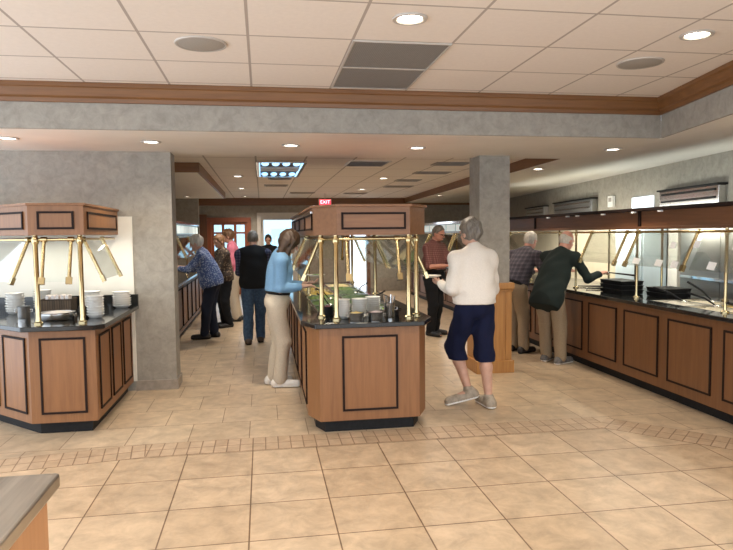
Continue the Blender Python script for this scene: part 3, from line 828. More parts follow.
def person(label, x, y, rz, h, hands, lean=0., male=False, feet=None, head=(0, 0), shirt=None, pants=None, shoes=None,
           hair=('short', 'grey'), sk=None, sleeve=1., hem=.50, cut=.055, fat=0., vest=None, glasses=False, res=.009, skirt=0., px=0., curl=1.1, belt=None, wr=1., palm=(-1, -1), back=.28):
    """x,y on the floor; rz turns the way faced (0 = +y); hands: two world points, the person's own left hand first"""
    sk = sk or SK
    root = thing('person', label, 'person', (x, y, 0), rz)
    inv = FRAME[root.name].inverted(); s = h / 1.7
    Hn = [inv @ Vector(p) for p in hands]
    ca, sa = math.cos(lean), math.sin(lean)
    Up = Vector((0, sa, ca)); Fw = Vector((0, ca, -sa)); Rs = Matrix(((1, 0, 0), (0, ca, sa), (0, -sa, ca)))
    P = Vector((px, -back * sa * s, .535 * h))
    N = P + Up * (.306 * h); sh = (.118 if male else .102) * h
    S = [N + Vector((-sh, 0, 0)) - Up * .048 * h, N + Vector((sh, 0, 0)) - Up * .048 * h]
    hp = lean * .55 + head[1]
    Rh = Matrix.Rotation(head[0], 3, 'Z') @ Matrix.Rotation(-hp, 3, 'X')
    nk = N + Up * .017 * h
    Hc = nk + (Rh @ Vector((0, .02, .068))) * h * 1.0
    hw = (.080 if male else .076) * h
    feet = feet or [(-.10, .02, .12, 0), (.10, .0, -.12, 0)]
    hip = [P + Vector((-hw * .62, 0, -.02 * h)), P + Vector((hw * .62, 0, -.02 * h))]
    AN, KN, FD = [], [], []
    for i in range(2):
        fx, fy, fa, fl = feet[i]
        fd = Vector((-math.sin(fa), math.cos(fa), 0)); FD.append(fd)
        an = Vector((fx, fy, .05 * h + fl)) - fd * .035 * h
        kn, an2 = ik(hip[i], an, .2345 * h, .2345 * h, Vector((0, 1, 0)) + fd * .5); KN.append(kn); AN.append(an)
    EL, WR, HD = [], [], []
    for i in range(2):
        pole = Vector((-.22 if i == 0 else .22, -.8, -.7))
        tgt = Hn[i]
        el, wr_ = ik(S[i], tgt, .172 * h, .150 * h, pole); EL.append(el); WR.append(wr_)
        HD.append((wr_ - el).normalized())
    allp = [P, N, Hc + Vector((0, 0, .1)), *S, *EL, *WR, *KN, *AN] + [w + d * .19 for w, d in zip(WR, HD)]
    lo = [min(p[i] for p in allp) - .21 for i in range(3)]; hi = [max(p[i] for p in allp) + .21 for i in range(3)]
    lo[2] = -.02
    # ---- body
    B = Field(lo, hi, res)
    tors = [((P + Up * .215 * h), ((.088 if male else .080) * h, .060 * h, .085 * h)), (P + Up * .11 * h, ((.078 + fat * .3) * h, (.058 + fat * .5) * h, .10 * h)),
            (P, (hw * 1.08 + fat * .2 * h, (.066 + fat * .3) * h, .075 * h))]
    for c, r in tors: B.ell(c, r, Rs, .05)
    if not male: B.ell(P + Up * .195 * h + Fw * .035 * h, (.072 * h, .038 * h, .04 * h), Rs, .03)
    for i in range(2):
        B.cone(N - Up * .015 * h, S[i], .032 * h, .030 * h, .03)
        B.cone(S[i], EL[i], .030 * h, .023 * h, .03); B.cone(EL[i], WR[i], .023 * h, .0155 * h, .015)
        B.cone(hip[i], KN[i], .050 * h, .029 * h, .02)
        m_ = KN[i] + (AN[i] - KN[i]) * .3 - Vector((0, .006 * h, 0))
        B.cone(KN[i], m_, .029 * h, .033 * h, .015); B.cone(m_, AN[i], .033 * h, .020 * h, .02)
        tip = AN[i] + FD[i] * .115 * h; tip.z = .019 * h
        B.cone(AN[i] - Vector((0, 0, .02 * h)), tip, .024 * h, .016 * h, .02)
        # hand
        d = HD[i]; sgn = -1 if i == 0 else 1
        dn = Vector((0, 0, palm[i])); nrm = (dn - d * dn.dot(d))
        if nrm.length < .3: nrm = Vector((-sgn, 0, 0)) - d * (-sgn * d.x)
        nrm.normalize(); lat = d.cross(nrm).normalized()
        if lat.x * sgn < 0: lat = -lat            # lat points to the little-finger side (outwards)
        w0 = WR[i]
        for o, e in ((-.026, .085), (-.009, .09), (.009, .088), (.026, .08)):
            B.cone(w0 + lat * o * .6 * s, w0 + (d * e + lat * o) * s, .015 * s, .0125 * s, .012)
        for o, e, L in ((-.029, .085, .036), (-.0095, .09, .041), (.0095, .088, .038), (.029, .08, .030)):
            b0 = w0 + (d * e + lat * o) * s; c1 = .45 * curl; c2 = 1.1 * curl
            b1 = b0 + (d * math.cos(c1) + nrm * math.sin(c1) + lat * o * 3) * L * s
            b2 = b1 + (d * math.cos(c2) + nrm * math.sin(c2)) * L * .85 * s
            B.cone(b0, b1, .0098 * s, .0092 * s, .004); B.cone(b1, b2, .0092 * s, .0082 * s, .004)
        t0 = w0 + (d * .025 - lat * .022) * s; t1 = t0 + (d * .035 - lat * .026 + nrm * .014) * s; t2 = t1 + (d * .032 - lat * .006 + nrm * .008) * s
        B.cone(t0, t1, .013 * s, .011 * s, .008); B.cone(t1, t2, .011 * s, .0095 * s, .004)
    B.cone(N - Up * .01 * h, Hc - (Rh @ Vector((0, .012, .025))) * h, .034 * h if male else .029 * h, .031 * h if male else .027 * h, .025)
    hr = Vector((.0445, .056, .060)) * h
    B.ell(Hc + (Rh @ Vector((0, -.004, .012))) * h, hr, Rh, .02)
    B.ell(Hc + (Rh @ Vector((0, .016, -.030))) * h, Vector((.034, .036, .036)) * h, Rh, .02)
    H_ = lambda a, b, c: Hc + (Rh @ Vector((a, b, c))) * h
    B.cone(H_(0, .052, .004), H_(0, .064, -.014), .006 * h, .0085 * h, .006)
    B.cone(H_(-.022, .047, .012), H_(.022, .047, .012), .008 * h, .008 * h, .012)
    B.ell(H_(0, .050, -.040), (.012 * h, .010 * h, .009 * h), Rh, .008)
    for q in (-1, 1):
        B.ell(H_(q * .045, -.004, -.006), Vector((.007, .013, .020)) * h, Rh, .004)
        B.carve(H_(q * .018, .058, .002), (.010 * h, .006 * h, .005 * h), Rh)
    def asg(c):
        q = np.array((c - np.array(Hc)) @ np.array(Rh)) / h
        m = np.zeros(len(c), int)
        e = (np.abs(np.abs(q[:, 0]) - .018) < .0085) & (np.abs(q[:, 2] - .002) < .0045) & (q[:, 1] > .035)
        l = (np.abs(q[:, 0]) < .014) & (np.abs(q[:, 2] + .030) < .0045) & (q[:, 1] > .035)
        m[e] = 1; m[l] = 2
        return m
    B.build('body', [sk, EYE, LIP], root, asg)
    # ---- trousers
    if pants:
        G = Field(lo, hi, .011); e = .012
        c, r = tors[2]; G.ell(c, (r[0] + e, r[1] + e, r[2] + e), Rs, .03)
        c, r = tors[1]; G.ell(c - Up * .03 * h, (r[0] - .002, r[1] - .002, r[2]), Rs, .03)
        wide = .0 if cut < .2 else .004
        for i in range(2):
            G.cone(hip[i] - Vector((0, .006 * h, .0)), KN[i], .064 * h, (.047 + wide) * h, .025)
            G.cone(KN[i], AN[i], (.047 + wide) * h, (.041 if cut < .2 else .044) * h, .02)
        G.wrinkle(.0045 * wr, 26, int(x * 97) % 1000)
        G.cut(P + Up * .085 * h, Up)
        if cut > .2: G.cut((0, 0, cut * h), (0, 0, -1))
        else: G.cut((0, 0, .022 * h), (0, 0, -1))
        G.build('trousers', [pants], root)
    if belt:
        G = Field(lo, hi, .010); c, r = tors[1]
        G.ell(c - Up * .03 * h, (r[0] + .022, r[1] + .022, r[2] + .01), Rs, .03)
        c, r = tors[2]; G.ell(c, (r[0] + .018, r[1] + .018, r[2] + .018), Rs, .03)
        q = P + Up * (hem - .535) * h
        G.cut(q + Up * .010, Up); G.cut(q - Up * .028, -Up)
        G.build('belt', [belt], root)
    # ---- shirt / jacket
    if shirt:
        G = Field(lo, hi, .010); e = .019 + fat * .05
        for c, r in tors: G.ell(c, (r[0] + e, r[1] + e, r[2] + e), Rs, .09)
        if not male: G.ell(P + Up * .195 * h + Fw * .035 * h, (.076 * h, .046 * h, .046 * h), Rs, .03)
        if skirt or hem < .5:
            q = P + Up * ((hem - .535) * h)
            G.ell(q + Up * .05 * h, ((hw * 1.1 + .02 + skirt), .074 * h + skirt, .11 * h), Rs, .09)
        for i in range(2):
            G.cone(N - Up * .018 * h, S[i], .034 * h, .033 * h, .07)
            G.cone(S[i], EL[i], .0365 * h, .031 * h, .05)
            w1 = EL[i] + (WR[i] - EL[i]) * max(.0, sleeve)
            if sleeve > 0: G.cone(EL[i], w1, .032 * h, .0245 * h, .02)
        G.cone(N - Up * .02 * h, N + Up * .012 * h, .040 * h, .033 * h, .02)
        G.wrinkle(.0042 * wr, 26, int(y * 131) % 1000)
        G.cut(P + Up * (hem - .535) * h, -Up); G.cut(N + Up * .028 * h + Fw * .01, Up * .8 + Fw * .45)
        G.build('shirt', [shirt], root)
    if vest:
        G = Field(lo, hi, .010); e = .046
        for c, r in tors: G.ell(c, (r[0] + e, r[1] + e, r[2] + e), Rs, .09)
        for i in range(2): G.cone(N - Up * .02 * h, N + (S[i] - N) * .8, .046 * h, .044 * h, .05)
        G.wrinkle(.005, 22, 5)
        G.cut(P + Up * (hem - .55) * h, -Up); G.cut(N + Up * .02 * h, Up + Fw * .4)
        G.build('vest', [vest], root)
    # ---- shoes
    for i in range(2):
        if not shoes: break
        a = AN[i]; fd = FD[i]; pitch = feet[i][3] * 2.2
        heel = a - fd * .028 * h; heel.z = .032 * h * .8 + feet[i][3]
        toe = a + fd * .105 * h; toe.z = .020 * h
        lo2 = [min(heel[j], toe[j]) - .09 for j in range(3)]; hi2 = [max(heel[j], toe[j]) + .09 for j in range(3)]; lo2[2] = min(lo2[2], -.02); hi2[2] = max(heel.z, toe.z) + .12
        G = Field(lo2, hi2, .007)
        G.cone(heel, toe, .030 * h, .025 * h, .02)
        G.cone(heel + Vector((0, 0, .012 * h)) + fd * .02, a + Vector((0, 0, .004 * h)), .027 * h, .028 * h, .02)
        up = Vector((0, 0, 1)) if feet[i][3] < .01 else (Vector((0, 0, 1)) + fd * (feet[i][3] / (.133 * h))).normalized()
        base = Vector((toe.x, toe.y, .004)); G.cut(base, -up)
        G.cut(a + Vector((0, 0, .022 * h)), (0, 0, 1))
        if feet[i][3] < .01: G.cut((0, 0, .003), (0, 0, -1))
        so = G.build('shoe', [shoes], root)
        K = Field(lo2, hi2, .006); K.cone(heel, toe, .0315 * h, .0265 * h, .02); K.cut(base + up * .020, up); K.cut(base, -up)
        K.build('sole', [M['card'] if shoes.name.startswith('sneaker') else M['black']], so)
    # ---- hair
    st, hc = hair
    lo3 = [Hc[j] - .26 * s for j in range(3)]; hi3 = [Hc[j] + .2 * s for j in range(3)]
    G = Field(lo3, hi3, .0075); c0 = H_(0, -.004, .012)
    if st == 'bald':
        G.ell(c0, hr + Vector((.004, .004, .002)) * h, Rh, .01); G.cut(H_(0, .0, .022), Rh @ Vector((0, .25, 1)))
        G.cut(H_(0, .008, 0), Rh @ Vector((0, 1, 0))); G.cut(H_(0, 0, -.034), Rh @ Vector((0, .2, -1))); G.wrinkle(.003, 90, 3)
    elif st == 'thin':
        G.ell(c0, hr + Vector((.005, .005, .005)) * h, Rh, .01); G.cut(H_(0, .018, .012), Rh @ Vector((0, 1, -.75))); G.cut(H_(0, 0, -.034), Rh @ Vector((0, .1, -1))); G.wrinkle(.003, 80, 3)
    elif st == 'short':
        G.ell(c0 + (Rh @ Vector((0, -.004, .004))) * h, hr + Vector((.007, .008, .008)) * h, Rh, .01); G.cut(H_(0, .026, .012), Rh @ Vector((0, 1, -.62)))
        G.cut(H_(0, -.03, -.042), Rh @ Vector((0, .55, -1))); G.wrinkle(.005, 60, 3)
    elif st == 'fluffy':
        G.ell(c0 + (Rh @ Vector((0, -.008, .006))) * h, hr + Vector((.007, .009, .010)) * h, Rh, .01); G.cut(H_(0, .028, .010), Rh @ Vector((0, 1, -.6)))
        G.cut(H_(0, -.03, -.048), Rh @ Vector((0, .5, -1))); G.wrinkle(.006, 50, 3)
    elif st == 'bob':
        G.ell(c0 + (Rh @ Vector((0, -.006, .004))) * h, hr + Vector((.012, .012, .010)) * h, Rh, .01)
        for q in (-1, 0, 1):
            G.cone(H_(q * .034, -.02, .0), H_(q * .044, -.026 + .006 * abs(q), -.098), .030 * h, .022 * h, .03)
        for q in (-1, 1): G.cone(H_(q * .044, .012, .02), H_(q * .047, .022, -.075), .014 * h, .014 * h, .02)
        G.ell(H_(0, .062, -.018), Vector((.034, .05, .052)) * h, Rh, .0) if False else None
        G.wrinkle(.005, 70, 3)
        G.carve(H_(0, .066, -.022), Vector((.036, .045, .056)) * h, Rh)
    G.build('hair', [HAIR[hc]], root)
    if glasses:
        g = MB()
        for q in (-1, 1):
            pts = [H_(q * .019 + .013 * math.cos(a) , .066, .001 + .010 * math.sin(a)) for a in [k * math.pi / 6 for k in range(13)]]
            g.tube(pts, .0018, 6); g.tube([H_(q * .032, .066, .003), H_(q * .047, -.004, .006)], .0018, 6)
        g.tube([H_(-.006, .066, .003), H_(.006, .066, .003)], .0018, 6)
        g.build('glasses', M['black'], root, True, local=True)
    return root

SH = dict(white=cloth('white_knit', (.80, .745, .665), .05, 90, .25), navy=cloth('navy_cotton', (.008, .011, .036)), blue=cloth('light_blue_denim', (.17, .32, .50)),
          khaki=cloth('khaki_twill', (.52, .455, .36)), tan=cloth('tan_twill', (.30, .23, .15)), black=cloth('black_wool', (.012, .013, .015)), jeans=cloth('blue_jeans', (.05, .09, .16), .3, 30),
          floral=spots('blue_floral_print', [(0, (.66, .70, .76)), (.28, (.38, .46, .6)), (.42, (.07, .11, .26)), (1, (.05, .085, .21))], 48), dkblue=cloth('dark_navy', (.016, .02, .035)),
          leaf=spots('leafy_brown_print', [(0, (.42, .36, .22)), (.2, (.22, .16, .10)), (.4, (.045, .03, .022)), (1, (.03, .022, .018))], 26), pink=cloth('pink_cotton', (.78, .25, .36)),
          green=cloth('dark_green_jacket', (.016, .023, .021)), pwplaid=plaid('purple_grey_plaid', (.035, .03, .04), (.06, .05, .065), (.10, .085, .10), .05),
          redplaid=plaid('red_check', (.12, .04, .036), (.17, .065, .055), (.27, .14, .12), .028), bluplaid=plaid('blue_check', (.02, .028, .07), (.04, .05, .11), (.10, .12, .18), .04))
SHOE = dict(sneaker=mat('sneaker_taupe', (.33, .28, .215), .6, 0, .25, 30), white=mat('sneaker_white', (.72, .70, .66), .6), black=mat('leather_black', (.015, .014, .014), .4), grey=mat('sneaker_grey', (.12, .115, .11), .7, 0, .4, 30), brown=mat('leather_brown', (.05, .03, .018), .5))
rad = math.radians
# 1 woman in white
person('woman in white long-sleeved top and navy cropped trousers carrying a plate, seen from behind', 1.86, 5.44, rad(10), 1.68,
       [(1.60, 5.60, 1.09), (2.0, 5.74, 1.04)], .02, False, [(-.10, .04, rad(72), .055), (.085, -.06, rad(-2), 0)], (rad(14), .12), SH['white'], SH['navy'], SHOE['sneaker'],
       ('fluffy', 'grey'), SK, .93, .55, .24, .055, skirt=.02, wr=1.7, palm=(1, -1), curl=.7)
# 2 woman in blue at the island
person('woman in light blue top and khaki trousers serving herself at the island', .165, 6.56, rad(-88), 1.63,
       [(.44, 6.66, 1.04), (.40, 6.46, 1.03)], .10, False, [(-.09, -.02, .1, 0), (.09, .04, -.1, 0)], (0, .5), SH['blue'], SH['khaki'], SHOE['white'],
       ('bob', 'brown'), SK, .8, .60, .05, .018, belt=M['black'], palm=(1, -1), curl=.8)
# 3 man with black vest
person('man in black vest and blue jeans walking away down the aisle', -.13, 9.25, rad(2), 1.63,
       [(-.30, 9.55, 1.0), (.06, 9.6, 1.0)], .04, True, [(-.10, -.05, .08, 0), (.09, .12, -.1, 0)], (0, .2), SH['bluplaid'], SH['jeans'], SHOE['brown'],
       ('thin', 'grey'), SK, 1., .50, .05, .05, vest=SH['black'])
# 4 white haired woman in blue print
person('white-haired woman in blue floral blouse leaning over the dark buffet line', -.84, 9.85, rad(80), 1.60,
       [(-1.32, 9.70, 1.10), (-1.28, 10.02, 1.08)], .30, False, [(-.10, .08, .1, 0), (.10, -.02, -.1, 0)], (0, .2), SH['floral'], SH['dkblue'], SHOE['black'],
       ('fluffy', 'white'), SK, .8, .49, .05, .06, skirt=.03)
# 5 woman in brown print
person('woman with short brown hair in dark leafy print jacket', -.66, 11.0, rad(118), 1.58,
       [(-.95, 10.78, 1.05), (-.97, 11.05, 1.03)], .06, False, None, (rad(14), .25), SH['leaf'], SH['black'], SHOE['black'], ('short', 'light'), SK, .85, .50, .05, .03, skirt=.015, palm=(1, -1), curl=.7)
# 6 woman in pink
person('woman in pink top and khaki trousers behind the leafy print jacket', -.52, 11.75, rad(86), 1.67,
       [(-.80, 11.6, 1.03), (-.82, 11.9, 1.0)], .10, False, None, (rad(5), .2), SH['pink'], SH['khaki'], SHOE['black'], ('fluffy', 'light'), SK, .75, .53, .05, .03)
# 7 dark figure far behind
person('dark-haired person in dark clothes far off by the bright glass door', .14, 14.7, rad(175), 1.56,
       [(-.06, 14.5, .85), (.30, 14.5, .85)], .0, False, None, (0, .1), SH['black'], SH['dkblue'], SHOE['black'], ('short', 'dark'), SK, 1., .50, .05, res=.012)
# 8 man in red check shirt
person('balding man in red checked shirt and black trousers looking down at his plate', 2.57, 9.35, rad(-140), 1.69,
       [(2.84, 9.02, 1.10), (2.62, 8.98, 1.08)], .03, True, [(-.10, .0, .15, 0), (.10, .05, -.2, 0)], (rad(5), .28), SH['redplaid'], SH['black'], SHOE['black'], ('thin', 'grey'), SKR, .0, .60, .05, .08, glasses=True, belt=M['black'], palm=(1, -1), curl=.7)
# 9 man in dark green jacket
person('bald white-fringed man in dark green jacket reaching into the hot buffet', 3.42, 7.06, rad(-58), 1.66,
       [(3.72, 7.40, 1.06), (3.93, 6.94, 1.06)], .54, True, [(-.12, .05, .15, 0), (.12, .0, -.1, 0)], (rad(-10), .0), SH['green'], SH['tan'], SHOE['grey'], ('bald', 'white'), SKR, .95, .39, .05, .07, skirt=.035, back=.24)
# 10 man in purple plaid
person('white-haired man in dark purple plaid shirt bending beside the green jacket', 3.29, 7.80, rad(-60), 1.66,
       [(3.70, 8.05, 1.05), (3.74, 7.72, 1.05)], .55, True, [(-.11, .05, .15, 0), (.11, .0, -.1, 0)], (0, .0), SH['pwplaid'], SH['tan'], SHOE['black'], ('thin', 'white'), SKR, .95, .53, .05, .06, belt=M['black'], back=.24)
# ================================================================== THINGS ON THE COUNTERS
ORD = ['bottom', 'second from the bottom', 'third from the bottom', 'fourth from the bottom', 'fifth from the bottom', 'sixth from the bottom', 'seventh from the bottom', 'eighth from the bottom', 'ninth from the bottom']
def plate_mesh(r, hgt, m, name='plate'):
    return MB().lathe([(.0001, .0), (r * .62, 0), (r * .66, .002), (r, hgt - .003), (r * .995, hgt), (r * .93, hgt - .002), (r * .6, .006), (.0001, .006)], 0, 0, 0, 28).build(name, m, None, True)
def stack(x, y, z, n, r, pitch, hgt, m, what, where, group, name='plate', cat='plate'):
    proto = None
    for k in range(n):
        lab = '%s %s, stack %s' % (('topmost' if k == n - 1 else ORD[k]), what, where)
        loc = (x + random.uniform(-.003, .003), y + random.uniform(-.003, .003), z + .0006 + k * pitch)
        if proto is None:
            proto = tag(plate_mesh(r, hgt, m, name), lab, cat, group); proto.location = loc
        else:
            copy_thing(proto, loc, lab)
g1 = 'white dishes on the corner plate buffet'
stack(-1.404, 5.66, zt, 8, .072, .022, .034, M['white'], 'small white bowl', 'by the corner buffet brass post', g1, 'bowl', 'bowl')
stack(-1.342, 6.38, zt, 7, .085, .021, .032, M['white'], 'white plate', 'by the black backsplash end', g1)
stack(-2.20, 6.12, zt, 8, .08, .022, .034, M['white'], 'white plate', 'at the corner buffet edge', g1)
stack(-2.06, 6.40, zt, 8, .08, .022, .034, M['white'], 'white plate', 'left of the wicker basket', g1)
stack(-1.62, 6.40, zt, 7, .08, .022, .034, M['white'], 'white bowl', 'behind the steel pan', g1, 'bowl', 'bowl')
stack(-1.52, 6.05, zt, 6, .072, .022, .034, M['cream'], 'cream bowl', 'near the black napkin caddy', g1, 'bowl', 'bowl')
g2 = 'pale dishes on the island end'
stack(.635, 5.10, zt, 8, .062, .018, .03, M['cream'], 'cream bowl', 'by the island brass posts', g2, 'bowl', 'bowl')
stack(.80, 5.30, zt, 7, .066, .018, .03, M['cream'], 'cream bowl', 'second on the island end', g2, 'bowl', 'bowl')
stack(.945, 5.44, zt, 7, .066, .018, .03, M['cream'], 'cream bowl', 'behind the utensil crock', g2, 'bowl', 'bowl')

def crock(x, y, r, hgt, label, m='steel', name='steel_crock', group=None, inside=None):
    t = thing(name, label, 'pot', (x, y, zt), 0, group)
    MB().lathe([(.0001, .001), (r * .93, .001), (r, .012), (r, hgt - .006), (r * 1.05, hgt), (r * .96, hgt), (r * .94, .012), (.0001, .012)], x, y, zt, 26).build('pot_wall', M[m], t, True)
    for sx in (-1, 1):
        MB().tube([(x + sx * r, y, zt + hgt * .7), (x + sx * (r + .02), y, zt + hgt * .72), (x + sx * (r + .02), y, zt + hgt * .5), (x + sx * r, y, zt + hgt * .48)], .004, 8).build('handle', M[m], t, True)
    if inside:
        mb = MB(); rr = r * .93; n = 16; k = 5
        for i in range(k + 1):
            for j in range(n):
                a = 2 * math.pi * j / n; q = rr * i / k
                mb.v.append((x + q * math.cos(a), y + q * math.sin(a), zt + hgt * .82 + (.02 * (1 - i / k)) + random.uniform(-.004, .004)))
        for i in range(k):
            for j in range(n):
                j2 = (j + 1) % n; mb.f.append((i * n + j, (i + 1) * n + j, (i + 1) * n + j2, i * n + j2))
        mb.build('filling', inside, t, True)
    return t
crock(-1.70, 5.62, .135, .062, 'wide low steel pan between the brass posts of the corner buffet', inside=M['napkin'])
crock(-1.52, 5.74, .040, .09, 'small black cup beside the second brass post of the corner buffet', 'black', 'black_cup')
crock(-2.02, 5.80, .05, .10, 'shiny steel canister near the buffet edge by the plate piles', 'steel', 'steel_canister')
crock(.725, 4.965, .062, .062, 'shiny steel pot in front of the cream bowls, the one by the paired posts', inside=F['cheese'])
crock(.885, 4.985, .062, .062, 'shiny steel pot in front of the cream bowls, toward the utensil crock', inside=F['onion'])
crock(1.08, 5.22, .045, .075, 'small black pot at the far side of the island end', 'black', 'black_pot', inside=F['beans'])
crock(.535, 5.36, .05, .075, 'black pot by the rear brass post of the island', 'black', 'black_pot', inside=F['beet'])
uc = crock(1.02, 5.10, .045, .12, 'steel crock holding forks on the island end', name='utensil_crock')
for k in range(6):
    a = k * 1.05; x0, y0_ = 1.02 + .015 * math.cos(a), 5.10 + .015 * math.sin(a); x1, y1_ = 1.02 + .038 * math.cos(a), 5.10 + .038 * math.sin(a)
    t = tag(MB().tube([(x0, y0_, zt + .014), (x1, y1_, zt + .13), (x1 + .006 * math.cos(a), y1_ + .006 * math.sin(a), zt + .17 + .012 * (k % 2))], [.003, .004, .007], 8).build('fork', M['chrome'], None, True),
            'steel fork standing in the island utensil crock', 'fork', 'forks in the utensil crock')

# wicker basket with paper napkins
t = thing('wicker_basket', 'dark wicker basket of paper napkins behind the brass post', 'basket', (-1.84, 6.15, zt))
bx, by = -1.84, 6.15
b = MB()
for (xa, xb, ya, yb) in ((-.13, .13, -.09, -.08), (-.13, .13, .08, .09), (-.13, -.12, -.08, .08), (.12, .13, -.08, .08)): b.box(bx + xa, bx + xb, by + ya, by + yb, zt + .004, zt + .12)
b.box(bx - .12, bx + .12, by - .08, by + .08, zt + .002, zt + .008)
b.build('basket_wall', M['wicker'], t)
MB().tube([(bx - .128, by - .088, zt + .12), (bx + .128, by - .088, zt + .12), (bx + .128, by + .088, zt + .12), (bx - .128, by + .088, zt + .12), (bx - .128, by - .088, zt + .12)], .008, 8).build('rim', M['wicker'], t, True)
for k in range(5):
    o = MB().obox((bx - .085 + k * .042, by + .01 * (k % 2), zt + .087), (.014, 0, .004 * (k % 3 - 1)), (0, .055, 0), (.002, 0, .07)).build('napkin_bundle', M['napkin'], None, bevel=.004)
    tag(o, 'white paper napkin bundle sticking out of the wicker basket', 'napkins', 'napkin bundles in the wicker basket')

# food pans
def food_pan(x0, x1, y0, y1, label, fm, zr_=.866, depth=.09, mound=.03, m='steel', name='food_pan', group=None, cat='food pan'):
    t = thing(name, label, cat, ((x0 + x1) / 2, (y0 + y1) / 2, zr_ - depth), 0, group)
    z0 = zr_ - depth; w = .012; p = MB()
    p.box(x0 + w, x1 - w, y0 + w, y1 - w, z0, z0 + .004)
    p.box(x0 + w, x0 + w + .004, y0 + w, y1 - w, z0, zr_).box(x1 - w - .004, x1 - w, y0 + w, y1 - w, z0, zr_)
    p.box(x0 + w, x1 - w, y0 + w, y0 + w + .004, z0, zr_).box(x0 + w, x1 - w, y1 - w - .004, y1 - w, z0, zr_)
    p.box(x0, x0 + w + .002, y0, y1, zr_ - .003, zr_ + .003).box(x1 - w - .002, x1, y0, y1, zr_ - .003, zr_ + .003).box(x0 + w, x1 - w, y0, y0 + w + .002, zr_ - .003, zr_ + .003).box(x0 + w, x1 - w, y1 - w - .002, y1, zr_ - .003, zr_ + .003)
    p.build('pan_shell', M[m], t)
    fx0, fx1, fy0, fy1 = x0 + .018, x1 - .018, y0 + .018, y1 - .018
    nx, ny = 18, 24; g = MB(); rng = np.random.RandomState(int(abs(x0 * 1000 + y0 * 77)) % 9999)
    hgt = rng.uniform(-1, 1, (nx + 1, ny + 1)) * .012
    for i in range(nx + 1):
        for j in range(ny + 1):
            u, v = i / nx, j / ny
            z = zr_ - .035 + mound * (math.sin(math.pi * u) * math.sin(math.pi * v)) ** .6 + hgt[i, j] * min(1, 6 * min(u, v, 1 - u, 1 - v))
            g.v.append((fx0 + (fx1 - fx0) * u, fy0 + (fy1 - fy0) * v, z))
    for i in range(nx):
        for j in range(ny):
            a = i * (ny + 1) + j; g.f.append((a, a + ny + 1, a + ny + 2, a + 1))
    g.build('food', F[fm], t, True)
    return t
def serving_spoon(p, q, label, group=None, r=.006):
    """bowl at p resting in the food, black handle running up to q"""
    p, q = Vector(p), Vector(q); t = thing('serving_spoon', label, 'spoon', p, 0, group)
    d = (q - p); mid = p + d * .45 + Vector((0, 0, .02))
    MB().tube([p + d * .1, mid, q], [r * .7, r, r * 1.2], 10).build('handle', M['black'], t, True)
    MB().ball(p, (.032, .024, .012), 14, 8).build('spoon_bowl', M['chrome'], t, True)
    return t
rows = [('spinach', 'lettuce'), ('beans', 'spinach'), ('lettuce', 'spinach'), ('corn', 'spinach'), ('cheese', 'beans'), ('spinach', 'noodle')]
FN = dict(spinach='dark spinach leaves', lettuce='torn green lettuce', tomato='cut tomatoes', carrot='shredded carrot', corn='yellow corn', onion='sliced red onion', cheese='grated yellow cheese', beet='dark beets', noodle='pasta salad', beans='green beans',
          potato='creamy potato salad', rice='white rice', chicken='browned chicken pieces', gravy='brown gravy')
PL = ['first', 'second', 'third', 'fourth', 'fifth', 'sixth']
for i, (a, b_) in enumerate(rows):
    ya, yb = 5.63 + i * .52, 5.63 + i * .52 + .51
    food_pan(.468, .822, ya, yb, 'island pan of %s, %s row, aisle side' % (FN[a], PL[i]), a, group='salad pans in the island', mound=.05)
    food_pan(.828, 1.182, ya, yb, 'island pan of %s, %s row, grey column side' % (FN[b_], PL[i]), b_, group='salad pans in the island', mound=.05)
for i, (x, y, dx, where) in enumerate(((.6, 5.8, -.12, 'first row spinach'), (.66, 6.35, -.14, 'second row green beans'), (1.0, 5.9, .13, 'first row lettuce'), (1.02, 6.95, .12, 'third row spinach'), (.62, 7.4, -.13, 'yellow corn'))):
    serving_spoon((x, y, .905), (x + dx, y - .06, 1.02), 'black handled spoon, island %s' % where, 'salad spoons on the island')
hot = [('chicken', 'nearest'), ('rice', 'second'), ('potato', 'third'), ('noodle', 'fourth'), ('potato', 'fifth'), ('rice', 'farthest')]
for i, (fm, l) in enumerate(hot):
    ya = 2.62 + i * .52
    if ya < 3.6: continue
    food_pan(3.77, 4.05, ya, ya + .51, 'hot buffet pan of %s, %s along the customer side' % (FN[fm], l), fm, group='hot pans', mound=.035)
    f2 = ['gravy', 'chicken', 'rice', 'beans', 'cheese', 'potato'][i]
    food_pan(4.06, 4.33, ya, ya + .51, 'hot buffet pan of %s, %s along the kitchen side' % (FN[f2], l), f2, group='hot pans', mound=.035)
gs = 'black handled spoons in the hot buffet'
for p, q, l in (((3.93, 5.42, .885), (3.72, 5.60, 1.01), 'black handled spoon in the farthest rice pan of the hot buffet'),
                ((3.95, 5.0, .885), (3.80, 5.2, .99), 'black handled spoon lying low in the white potato pan of the hot buffet'),
                ((4.18, 5.35, .885), (4.05, 5.55, 1.06), 'black handled spoon standing upright at the kitchen side of the hot buffet'),
                ((3.92, 4.72, .885), (3.74, 4.62, .96), 'black handled spoon pointing outward, at the photo edge of the hot buffet'),
                ((3.90, 4.35, .885), (3.70, 4.45, .99), 'thick black handled spoon close to the photo edge')):
    serving_spoon(p, q, l, gs, .009)

